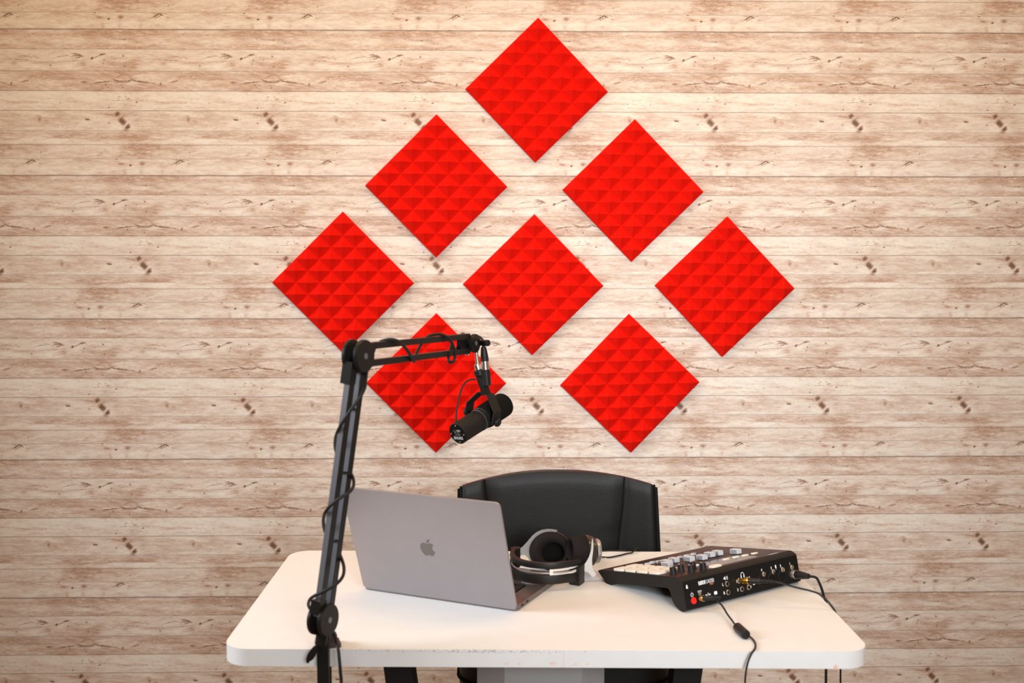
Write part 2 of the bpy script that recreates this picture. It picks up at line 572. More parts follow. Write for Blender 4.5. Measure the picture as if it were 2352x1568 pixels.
    fb, fl = accumulate(brown), accumulate(light)
    slash = accumulate([(1480, 1274, 60, 7, -48, 1.5, 1), (1490, 1284, 50, 5, -48, 1.3, 1), (1540, 1344, 56, 7, -48, 1.5, 1), (1550, 1352, 40, 5, -48, 1.3, 1), (1466, 1270, 40, 5, -48, 1.0, 1)])
    fd = mth('SUBTRACT', fd, mth('MULTIPLY', slash, 1.2))
    # tone per plank (0 brown .. 1 pale)
    tone = ramp(vf, [(0.0, .40), (0.1348, .66), (0.2836, .50), (0.4189, .80), (0.5546, .64), (0.6919, .45), (0.746, .58), (0.7887, .52), (0.8852, .70)], 'CONSTANT')
    cl = N.new('ShaderNodeClamp')
    t = mth('ADD', tone, mth('MULTIPLY', mth('SUBTRACT', blotch, 0.5), 1.7))
    t = mth('ADD', t, mth('MULTIPLY', mth('SUBTRACT', wash, 0.5), 1.0))
    t = mth('ADD', t, mth('MULTIPLY', mth('SUBTRACT', grain, 0.5), 0.75))
    t = mth('ADD', t, mth('MULTIPLY', mth('SUBTRACT', fine, 0.5), 0.50))
    t = mth('SUBTRACT', t, mth('MULTIPLY', fb, 0.55))
    t = mth('ADD', t, mth('MULTIPLY', fl, 0.45))
    Lk.new(t, cl.inputs['Value'])
    c0 = N.new('ShaderNodeValToRGB')
    els = c0.color_ramp.elements
    els[0].position, els[0].color = 0.0, (0.46, 0.290, 0.205, 1)
    els[1].position, els[1].color = 1.0, (0.80, 0.735, 0.655, 1)
    e = els.new(0.38)
    e.color = (0.61, 0.465, 0.38, 1)
    e = els.new(0.68)
    e.color = (0.73, 0.625, 0.54, 1)
    Lk.new(cl.outputs[0], c0.inputs['Fac'])
    c = c0.outputs['Color']
    peel = noise(gv(34, 150, 41.0), 1.0, 5, 0.62, 1.2)
    pf = ramp(peel, [(0.50, 0.0), (0.60, 0.42)])
    c = mix(pf, c, (0.85, 0.755, 0.66))
    rub = noise(gv(46, 210, 51.0), 1.0, 5, 0.65, 1.0)
    rf = ramp(rub, [(0.52, 0.0), (0.68, 0.48)])
    c = mix(rf, c, (0.52, 0.345, 0.265))
    # purple-grey cast in places
    tint = noise(gv(14, 60, 12.0), 1.0, 2)
    tf = ramp(tint, [(0.52, 0.0), (0.75, 0.45)])
    c = mix(tf, c, (0.60, 0.49, 0.45))
    # dark marks broken up by grain
    strand = noise(gv(40, 900, 31.0), 1.0, 3, 0.6, 0.5)
    fdm = mth('MULTIPLY', fd, mth('ADD', 0.10, mth('MULTIPLY', strand, 1.7)))
    fdr = ramp(fdm, [(0.15, 0.0), (0.55, 0.70), (1.1, 0.97)])
    mk = ramp(fdm, [(0.2, (0.40, 0.215, 0.135)), (0.7, (0.27, 0.130, 0.075)), (1.3, (0.15, 0.075, 0.045))])
    c = mix(fdr, c, mk)
    c = mix(ramp(fs, [(0.35, 0.0), (1.0, 0.85)]), c, (0.12, 0.070, 0.045))
    # fine dark grain lines
    gl = noise(gv(17, 520, 21.0), 1.0, 5, 0.7, 0.4)
    glf = ramp(gl, [(0.59, 0.0), (0.72, 0.48)])
    c = mix(glf, c, (0.40, 0.23, 0.15))
    # gaps between the printed planks
    wz = mth('ADD', vf, mth('MULTIPLY', mth('SUBTRACT', noise(comb(mth('MULTIPLY', X, 14), 0.0, mth('MULTIPLY', k, 5.1)), 1.0, 3), 0.5), 0.006))
    stops = [(0.0, .85), (0.0035, .55), (0.006, 0.0)]
    for p, s in zip(lines[1:], (.62, .85, .95, .85, .6, .6, .6)):
        stops += [(p - 0.0032, 0.0), (p, s), (p + 0.0034, 0.0)]
    stops += [(0.9945, 0.0), (1.0, .85)]
    ln = ramp(wz, stops)
    lm = noise(comb(mth('MULTIPLY', X, 40), 0.0, mth('MULTIPLY', Z, 200)), 1.0, 2)
    c = mix(mth('MULTIPLY', ln, mth('ADD', 0.55, mth('MULTIPLY', lm, 0.8))), c, (0.13, 0.075, 0.05))
    # tiny nail specks along the grain and canvas-like print texture
    sp = ramp(speck, [(0.30, 0.93), (0.7, 1.05)])
    c = mix(1.0, c, sp, 'MULTIPLY')
    Lk.new(c, bsdf.inputs['Base Color'])
    bsdf.inputs['Roughness'].default_value = 0.55
    bsdf.inputs['Specular IOR Level'].default_value = 0.35
    bp = N.new('ShaderNodeBump')
    bp.inputs['Strength'].default_value = 0.3
    bp.inputs['Distance'].default_value = 0.001
    Lk.new(speck, bp.inputs['Height'])
    Lk.new(bp.outputs[0], bsdf.inputs['Normal'])
    return m


# ------------------------------------------------------------------ room
def setting():
    b = MB()
    b.box((0, YW + 0.05, 1.35), (6.4, 0.1, 2.7))
    w = b.build('wall_back', wall_material(), local=True)
    w['kind'] = 'structure'
    w['label'] = 'back wall papered with pale printed wood planks'
    b = MB()
    b.box((0, 0.6, -0.05), (6.4, 5.3, 0.1))
    f = b.build('floor', mat('grey_brown_carpet', (0.30, 0.215, 0.14), 0.95, bump=0.5, bscale=500, var=0.3, vscale=300), local=True)
    f['kind'] = 'structure'
    b = MB()
    b.box((0, 0.6, 2.75), (6.4, 5.3, 0.1))
    f = b.build('ceiling', mat('ceiling_paint', (0.75, 0.70, 0.64), 0.9), local=True)
    f['kind'] = 'structure'
    pm = mat('room_paint', (0.55, 0.45, 0.35), 0.9)
    for nm, c_, d_ in (('wall_left', (-3.25, 0.6, 1.35), (0.1, 5.3, 2.7)), ('wall_right', (3.25, 0.6, 1.35), (0.1, 5.3, 2.7)), ('wall_front', (0, -2.1, 1.35), (6.4, 0.1, 2.7))):
        b = MB()
        b.box(c_, d_)
        f = b.build(nm, pm, local=True)
        f['kind'] = 'structure'


setting()


# ------------------------------------------------------------------ acoustic panels
def panels():
    base, hgt, n, side = 0.012, 0.021, 6, 0.2965
    b = MB()
    bm = b.bm
    h = side / 2
    # local frame: x right, z up in the wall, y towards the viewer is -y; back lies on y=0
    st = side / n
    g = [[bm.verts.new((-h + i * st, -base, -h + j * st)) for j in range(n + 1)] for i in range(n + 1)]
    for i in range(n):
        for j in range(n):
            a = bm.verts.new((-h + (i + .5) * st, -base - hgt, -h + (j + .5) * st))
            q = (g[i][j], g[i + 1][j], g[i + 1][j + 1], g[i][j + 1])
            for k in range(4):
                bm.faces.new((q[k], q[(k + 1) % 4], a))
    bk = [bm.verts.new((x, 0, z)) for x, z in ((-h, -h), (h, -h), (h, h), (-h, h))]
    bm.faces.new(bk)
    edges = [[g[i][0] for i in range(n + 1)], [g[n][j] for j in range(n + 1)], [g[i][n] for i in range(n, -1, -1)], [g[0][j] for j in range(n, -1, -1)]]
    for k, e in enumerate(edges):
        bm.faces.new([bk[k]] + e + [bk[(k + 1) % 4]])
    proto = b.build('acoustic_foam_panel', M['foam'], local=True, sharp=5)
    px = [((0.139, 1.9351), -1.0, 'red pyramid foam acoustic panel at the very top of the diamond arrangement'),
          ((-0.1575, 1.6555), -0.45, 'red pyramid foam acoustic panel, left one of the upper pair on the wall'),
          ((0.4255, 1.6427), -0.8, 'red pyramid foam acoustic panel, right one of the upper pair on the wall'),
          ((-0.4353, 1.3708), -0.35, 'red pyramid foam acoustic panel at the far left, above the boom arm elbow'),
          ((0.1296, 1.3641), -0.8, 'red pyramid foam acoustic panel in the centre of the middle row'),
          ((0.7028, 1.3577), -1.3, 'red pyramid foam acoustic panel at the far right of the middle row'),
          ((-0.1612, 1.0706), -0.4, 'red pyramid foam acoustic panel hung behind the boom arm and microphone'),
          ((0.4208, 1.0679), 1.2, 'red pyramid foam acoustic panel hung lowest on the right, above the office chair')]
    for i, ((x, z), rot, lab) in enumerate(px):
        o = proto if i == 0 else proto.copy()
        if i:
            col.objects.link(o)
        o.location = (x, YW, z)
        o.rotation_euler = (0, math.radians(45 - rot), 0)
        tag(o, lab, 'acoustic panel', 'red foam panels on the plank wall')


panels()


# ------------------------------------------------------------------ desk
DA = math.radians(-1.903)
DC = V((0.0987, 1.8206, 0))
DW, DT, DTH = 1.1543, 0.6446, 0.031


def desk():
    root = empty('desk', (DC.x, DC.y, 0), DA)
    tag(root, 'white topped desk with rounded corners and black legs', 'desk')
    b = MB()
    out = [(x - 0.021 * y, y) for x, y in rrect(1.1468, DT, 0.048, 12, -0.0019, DT / 2)]
    b.poly_prism(out, TZ - DTH, TZ, None, 0.003, 3)
    top = b.build('tabletop', M['desk_top'], root, local=True, sharp=50)
    for sx in (-1, 1):
        b = MB()
        xt = 0.283
        c0 = -0.004
        w = 0.053
        x0 = c0 + sx * xt
        d = -sx * 0.085
        y0, y1 = 0.14, 0.20
        ms = [(x0 - w / 2, y0, TZ - DTH), (x0 + w / 2, y0, TZ - DTH), (x0 + w / 2, y1, TZ - DTH), (x0 - w / 2, y1, TZ - DTH)]
        bm = bmesh.new()
        hi = [bm.verts.new(p) for p in ms]
        lo = [bm.verts.new((p[0] + d, p[1], 0.04)) for p in ms]
        bm.faces.new(hi)
        bm.faces.new(lo[::-1])
        for i in range(4):
            bm.faces.new((hi[i], lo[i], lo[(i + 1) % 4], hi[(i + 1) % 4]))
        b.merge(bm)
        leg = b.build('leg', M['black_steel'], root, local=True)
        b = MB()
        b.box((x0 + d, 0.32, 0.02), (0.07, 0.56, 0.04), None, 0.004)
        b.build('foot', M['black_steel'], leg, local=True)
    b = MB()
    b.box((-0.004, 0.19, TZ - DTH - 0.02), (0.54, 0.05, 0.04))
    b.build('crossbeam', M['black_steel'], root, local=True)
    # grey steel box between the legs
    b = MB()
    o = [(-0.129, 0.150), (-0.076, 0.105), (0.068, 0.105), (0.113, 0.150), (0.113, 0.30), (-0.129, 0.30)]
    b.poly_prism(o, 0.36, TZ - DTH - 0.0, None, 0.002, 1)
    mp = b.build('storage_box', M['grey_steel'], root, local=True)
    mp['label'] = 'grey metal box under the tabletop'


def desk_material():
    m = M['desk']
    nt = m.node_tree
    N, Lk = nt.nodes, nt.links
    b = N['Principled BSDF']
    src = b.inputs['Base Color'].links[0].from_socket
    tc = N.new('ShaderNodeTexCoord')
    sp = N.new('ShaderNodeSeparateXYZ')
    Lk.new(tc.outputs['Object'], sp.inputs[0])

    def mth(op, a, b_=None, c_=None):
        n = N.new('ShaderNodeMath')
        n.operation = op
        for i, v in enumerate((a, b_, c_)):
            if v is None:
                continue
            if isinstance(v, (int, float)):
                n.inputs[i].default_value = v
            else:
                Lk.new(v, n.inputs[i])
        return n.outputs[0]
    x, y, z = sp.outputs
    # chipped, scuffed front edge between x=-0.36 and 0.10
    inx = mth('MULTIPLY', mth('GREATER_THAN', x, -0.42), mth('LESS_THAN', x, 0.16))
    bell = mth('SUBTRACT', 1.0, mth('MINIMUM', 1.0, mth('ABSOLUTE', mth('DIVIDE', mth('ADD', x, 0.12), 0.32))))
    n = N.new('ShaderNodeTexNoise')
    n.inputs['Scale'].default_value = 260
    n.inputs['Detail'].default_value = 4
    Lk.new(tc.outputs['Object'], n.inputs['Vector'])
    edge = mth('LESS_THAN', mth('ADD', mth('ABSOLUTE', mth('SUBTRACT', y, 0.0012)), mth('ABSOLUTE', mth('SUBTRACT', z, TZ - 0.002))), 0.0042)
    thr = mth('SUBTRACT', 0.68, mth('MULTIPLY', bell, 0.17))
    chip = mth('MULTIPLY', mth('MULTIPLY', edge, inx), mth('GREATER_THAN', n.outputs['Fac'], thr))
    mx = N.new('ShaderNodeMix')
    mx.data_type = 'RGBA'
    Lk.new(mth('MULTIPLY', chip, 0.5), mx.inputs['Factor'])
    Lk.new(src, mx.inputs['A'])
    mx.inputs['B'].default_value = (0.17, 0.12, 0.11, 1)
    # orange rub marks low on the front edge, and the seam of the edge band
    n2 = N.new('ShaderNodeTexNoise')
    n2.inputs['Scale'].default_value = 45
    Lk.new(tc.outputs['Object'], n2.inputs['Vector'])
    low = mth('MULTIPLY', mth('LESS_THAN', z, TZ - 0.0215), mth('GREATER_THAN', z, TZ - 0.0265))
    inx2 = mth('MULTIPLY', mth('GREATER_THAN', x, -0.10), mth('LESS_THAN', x, 0.10))
    spot = mth('LESS_THAN', mth('ADD', mth('ABSOLUTE', mth('SUBTRACT', x, 0.507)), mth('ABSOLUTE', mth('SUBTRACT', z, TZ - 0.028))), 0.005)
    rub = mth('MAXIMUM', mth('MULTIPLY', mth('MULTIPLY', low, inx2), mth('MULTIPLY', mth('GREATER_THAN', n2.outputs['Fac'], 0.52), 0.35)), mth('MULTIPLY', spot, 0.6))
    rub = mth('MULTIPLY', rub, mth('LESS_THAN', y, 0.004))
    m2 = N.new('ShaderNodeMix')
    m2.data_type = 'RGBA'
    Lk.new(rub, m2.inputs['Factor'])
    Lk.new(mx.outputs['Result'], m2.inputs['A'])
    m2.inputs['B'].default_value = (0.80, 0.33, 0.16, 1)
    seam = mth('MULTIPLY', mth('LESS_THAN', mth('ABSOLUTE', mth('SUBTRACT', x, 0.030)), 0.0006), mth('LESS_THAN', y, 0.001))
    m3 = N.new('ShaderNodeMix')
    m3.data_type = 'RGBA'
    Lk.new(mth('MULTIPLY', seam, 0.3), m3.inputs['Factor'])
    Lk.new(m2.outputs['Result'], m3.inputs['A'])
    m3.inputs['B'].default_value = (0.45, 0.30, 0.22, 1)
    Lk.new(m3.outputs['Result'], b.inputs['Base Color'])
    M['desk_top'] = m


desk_material()
desk()


# ------------------------------------------------------------------ office chair
def chair():
    cx, cy = 0.175, 2.60
    root = empty('office_chair', (cx, cy + 0.02, 0))
    tag(root, 'black leather office chair pushed in behind the white desk', 'chair')
    YB = 2.60
    # back cushion: rows of seam positions in pixels -> points
    rows = [  # z, left outer, left seam, right seam, right outer
        (0.560, -0.079, -0.008, 0.298, 0.423), (0.66, -0.077, 0.000, 0.306, 0.418), (0.73, -0.074, 0.003, 0.314, 0.412),
        (0.79, -0.072, 0.001, 0.320, 0.408), (0.85, -0.071, -0.006, 0.327, 0.404), (0.88, -0.069, -0.014, 0.330, 0.400)]

    def top_z(x):
        s = (x - 0.168) / 0.235
        return 0.9165 - 0.031 * abs(s) ** 2.2

    def interp(i, t):
        k = min(int(t * (len(rows) - 1)), len(rows) - 2)
        f = t * (len(rows) - 1) - k
        return rows[k][i] * (1 - f) + rows[k + 1][i] * f

    def zt(t):
        return interp(0, t)

    def wrap(x):
        s = (x - 0.168) / 0.235
        return -0.030 * s * s            # wings come forward

    def panel(li, ri, name, bulge, pinch):
        b = MB()
        bm = bm_ = bmesh.new()
        nu, nv = 18, 24
        fr, bk = [], []
        for j in range(nv + 1):
            t = j / nv
            r1, r2 = [], []
            for i in range(nu + 1):
                u = i / nu
                xl, xr = interp(li, t), interp(ri, t)
                x = xl + (xr - xl) * u
                zlow = 0.56
                z = zlow + (top_z(x) - zlow) * t
                edge = 1 - abs(2 * u - 1) ** 5
                etop = (1 - max(0, (t - 0.86) / 0.14) ** 3)
                d = bulge * edge ** 0.6 * (0.25 + 0.75 * max(etop, 0) ** 0.6) + 0.006
                # creases near the right seam
                if pinch:
                    for (zc, amp) in ((0.765, 0.004), (0.715, 0.004), (0.74, 0.0025)):
                        d -= amp * math.exp(-((u - 0.93) / 0.07) ** 2) * math.exp(-((z - zc - 0.12 * (u - 0.93)) / 0.006) ** 2)
                y = YB + wrap(x) - d + 0.05 * (1 - t) * 0.2
                r1.append(bm.verts.new((x, y, z)))
                r2.append(bm.verts.new((x, YB + wrap(x) + 0.03 + 0.05 * (1 - t) * 0.2, z - 0.004 * t)))
            fr.append(r1)
            bk.append(r2)
        for j in range(nv):
            for i in range(nu):
                bm.faces.new((fr[j][i], fr[j][i + 1], fr[j + 1][i + 1], fr[j + 1][i]))
                bm.faces.new((bk[j][i], bk[j + 1][i], bk[j + 1][i + 1], bk[j][i + 1]))
            for e in (0, nu):
                bm.faces.new((fr[j][e], fr[j + 1][e], bk[j + 1][e], bk[j][e]))
        for i in range(nu):
            bm.faces.new((fr[nv][i], fr[nv][i + 1], bk[nv][i + 1], bk[nv][i]))
            bm.faces.new((fr[0][i], fr[0][i + 1], bk[0][i + 1], bk[0][i]))
        b.merge(bm)
        return b.build(name, M['leather'], root, sharp=60)

    back = panel(2, 3, 'back_cushion', 0.016, True)
    panel(1, 2, 'side_bolster', 0.012, False)
    panel(3, 4, 'side_bolster', 0.012, False)
    # piping along the seams and the outer rim
    for li in (2, 3):
        b = MB()
        pts = []
        for j in range(25):
            t = j / 24
            x = interp(li, t)
            z = 0.56 + (top_z(x) - 0.56) * t
            pts.append((x, YB + wrap(x) - 0.0055 + 0.01 * (1 - t), z))
        b.tube(pts, 0.0022, 8)
        b.build('seam_piping', M['piping'], back)
    for li, sg in ((1, -1), (4, 1)):
        b = MB()
        pts = []
        for j in range(25):
            t = j / 24
            x = interp(li, t) + sg * 0.001
            z = 0.56 + (top_z(x) - 0.56) * t
            pts.append((x, YB + wrap(x) - 0.004 + 0.01 * (1 - t), z))
        b.tube(pts, 0.0042, 8)
        b.build('rim_piping', M['piping'], back)
    # outer shell
    b = MB()
    bm = bmesh.new()
    fr, bk = [], []
    nu, nv = 24, 16
    for j in range(nv + 1):
        t = j / nv
        r1, r2 = [], []
        for i in range(nu + 1):
            u = i / nu
            xl, xr = interp(1, t) - 0.011, interp(4, t) + 0.013
            x = xl + (xr - xl) * u
            z = 0.55 + (top_z(x) - 0.006 - 0.55) * t
            e = 1 - abs(2 * u - 1) ** 4
            r1.append(bm.verts.new((x, YB + wrap(x) + 0.012 + 0.01 * (1 - t), z)))
            r2.append(bm.verts.new((x, YB + wrap(x) + 0.03 + 0.035 * e + 0.01 * (1 - t), z - 0.004)))
        fr.append(r1)
        bk.append(r2)
    for j in range(nv):
        for i in range(nu):
            bm.faces.new((fr[j][i], fr[j][i + 1], fr[j + 1][i + 1], fr[j + 1][i]))
            bm.faces.new((bk[j][i], bk[j + 1][i], bk[j + 1][i + 1], bk[j][i + 1]))
        for e in (0, nu):
            bm.faces.new((fr[j][e], fr[j + 1][e], bk[j + 1][e], bk[j][e]))
    for i in range(nu):
        for q in (0, nv):
            bm.faces.new((fr[q][i], fr[q][i + 1], bk[q][i + 1], bk[q][i]))
    b.merge(bm)
    b.build('back_shell', M['shell'], root, sharp=60)
    # seat
    b = MB()
    b.poly_prism(rrect(0.447, 0.47, 0.07, 10, 0.158, 2.365), 0.475, 0.610, None, 0.036, 5)
    st = b.build('seat', M['leather'], root, sharp=60)
    b = MB()
    b.tube([(*p, 0.560) for p in rrect(0.453, 0.476, 0.073, 12, 0.158, 2.365)] + [(*rrect(0.453, 0.476, 0.073, 12, 0.158, 2.365)[0], 0.560)], 0.003, 6)
    b.build('seat_piping', M['piping'], st)
    b = MB()
    b.rod((0.168, 2.38, 0.10), (0.168, 2.38, 0.47), 0.028, 0.025)
    b.box((0.168, 2.38, 0.465), (0.2, 0.2, 0.03))
    b.build('gas_column', M['black_steel'], root)
    b = MB()
    b.sweep(spline([(0.168, 2.45, 0.43), (0.168, 2.62, 0.43), (0.168, 2.67, 0.50), (0.168, 2.655, 0.64)], 6), [(-.04, -.008), (.04, -.008), (.04, .008), (-.04, .008)], (1e-3, 0.5, 0.5))
    b.build('back_bracket', M['black_steel'], root)
    b = MB()
    b.rod((0.168, 2.38, 0.065), (0.168, 2.38, 0.12), 0.045)
    for k in range(5):
        a = math.radians(90 + 72 * k)
        e = V((0.168 + 0.29 * math.cos(a), 2.38 + 0.29 * math.sin(a), 0.07))
        b.sweep([(0.168, 2.38, 0.095), tuple(e)], [(-.022, -.015), (.022, -.015), (.018, .015), (-.018, .015)], (0, 0, 1))
    star = b.build('star_base', M['black_steel'], root)
    for k in range(5):
        a = math.radians(90 + 72 * k)
        e = V((0.168 + 0.28 * math.cos(a), 2.38 + 0.28 * math.sin(a), 0.028))
        b = MB()
        b.rod(e - V((-math.sin(a), math.cos(a), 0)) * .022, e + V((-math.sin(a), math.cos(a), 0)) * .022, 0.028)
        b.rod(e, e + V((0, 0, .04)), 0.008)
        b.build('caster', M['plastic'], star)


chair()


# ------------------------------------------------------------------ laptop
APPLE = None


def bez(p0, p1, p2, p3, n=8):
    o = []
    for k in range(1, n + 1):
        t = k / n
        o.append(tuple((1 - t) ** 3 * a + 3 * (1 - t) ** 2 * t * b + 3 * (1 - t) * t * t * c_ + t ** 3 * d for a, b, c_, d in zip(p0, p1, p2, p3)))
    return o


def logo_outlines():
    def path(start, segs):
        cur = start
        out = [start]
        for s in segs:
            a = (cur[0] + s[0], cur[1] + s[1])
            b = (cur[0] + s[2], cur[1] + s[3])
            d = (cur[0] + s[4], cur[1] + s[5])
            out += bez(cur, a, b, d)
            cur = d
        return out
    body = path((12.152, 6.896), [(-.948, 0, -2.415, -1.078, -3.96, -1.04), (-2.04, .027, -3.91, 1.183, -4.961, 3.014),
                                  (-2.117, 3.675, -.546, 9.103, 1.519, 12.09), (1.013, 1.454, 2.208, 3.09, 3.792, 3.039),
                                  (1.52, -.065, 2.09, -.987, 3.935, -.987), (1.831, 0, 2.35, .987, 3.96, .948),
                                  (1.637, -.026, 2.676, -1.48, 3.676, -2.948), (1.156, -1.688, 1.636, -3.325, 1.662, -3.415),
                                  (-.039, -.013, -3.182, -1.221, -3.22, -4.857), (-.026, -3.04, 2.48, -4.494, 2.597, -4.559),
                                  (-1.429, -2.09, -3.623, -2.324, -4.39, -2.376), (-2.0, -.156, -3.675, 1.09, -4.61, 1.09)])
    leaf = path((15.53, 3.83), [(.843, -1.012, 1.4, -2.427, 1.245, -3.83), (-1.207, .052, -2.662, .805, -3.532, 1.818),
                                (-.78, .896, -1.454, 2.338, -1.273, 3.714), (1.338, .104, 2.715, -.688, 3.559, -1.701)])
    return body, leaf


def laptop():
    rz = math.radians(-25.52)
    root = empty('laptop', (-0.2642, 2.1767, TZ), rz)
    tag(root, 'open grey aluminium laptop seen from behind, standing on the desk left of the headphones', 'laptop')
    W, D = 0.3493, 0.2407
    # base: local x along the hinge, y away from the camera
    b = MB()
    b.poly_prism(rrect(W, D, 0.010, 6, W / 2, D / 2 + 0.002), 0.0015, 0.0115, None, 0.0018, 2)
    base = b.build('base', M['alu_shaded'], root, local=True)
    for px, py in ((0.03, 0.03), (W - 0.03, 0.03), (0.03, D - 0.03), (W - 0.03, D - 0.03)):
        b = MB()
        b.rod((px, py, 0), (px, py, 0.002), 0.007)
        b.build('rubber_foot', M['rubber'], base, local=True)
    b = MB()
    b.poly_prism(rrect(0.277, 0.108, 0.003, 3, W / 2, 0.078), 0.0108, 0.0119)
    kb = b.build('keyboard', M['plate'], base, local=True)
    b = MB()
    for r in range(6):
        n = 14
        y = 0.033 + r * 0.0185
        for k in range(n):
            x = W / 2 - 0.1365 + (k + .5) * 0.273 / n
            b.box((x, y, 0.0122), (0.0165, 0.0158 if r else 0.010, 0.0012), None, 0.0005, 1)
    b.build('keycaps', M['key'], kb, local=True)
    b = MB()
    b.poly_prism(rrect(0.16, 0.09, 0.003, 3, W / 2, 0.186), 0.0108, 0.01175)
    b.build('trackpad', M['alu_shaded'], base, local=True)
    b = MB()
    for y in (0.028, 0.052):
        b.box((W + 0.0000, y, 0.0065), (0.0012, 0.010, 0.0034), None, 0.0005, 1)
    b.build('side_port', M['plate'], base, local=True)
    # lid
    a = math.radians(19.4)
    lidm = frame((0, 0, 0.004), (0, -math.cos(a), -math.sin(a)), (1, 0, 0))
    # local lid frame: x right, y up along the lid, z outwards (towards the viewer)
    lidm = Matrix(((1, 0, 0, 0), (0, -math.sin(a), -math.cos(a), 0), (0, math.cos(a), -math.sin(a), 0), (0, 0, 0, 1)))
    lidm.translation = V((0, 0.001, 0.004))
    b = MB()
    b.poly_prism(rrect(W, D, 0.010, 8, W / 2, D / 2), -0.0048, 0.0, lidm, 0.0012, 2)
    lid = b.build('lid', M['alu'], root, local=True, sharp=50)
    b = MB()
    b.poly_prism(rrect(W - 0.010, D - 0.012, 0.006, 6, W / 2, D / 2 + 0.002), -0.0053, -0.0046, lidm)
    b.build('display', M['glass_black'], lid, local=True)
    body, leaf = logo_outlines()
    s = 0.0395 / 24
    b = MB()
    for o in (body, leaf):
        q = [((x - 11.9) * s + W / 2 - 0.001, (12 - y) * s + D * 0.505) for x, y in o]
        q = [p for i, p in enumerate(q) if (V(p) - V(q[i - 1])).length > 1e-6]
        b.poly_prism(q, -0.001, 0.0002, lidm)
    lg = b.build('logo', M['logo'], lid, local=True, sharp=30)
    lg['label'] = 'darker mirror-like fruit emblem'
    b = MB()
    b.rod((0.012, 0.0075, 0.0085), (W - 0.012, 0.0075, 0.0085), 0.0048, n=14)
    b.build('hinge', M['plate'], root, local=True)


laptop()


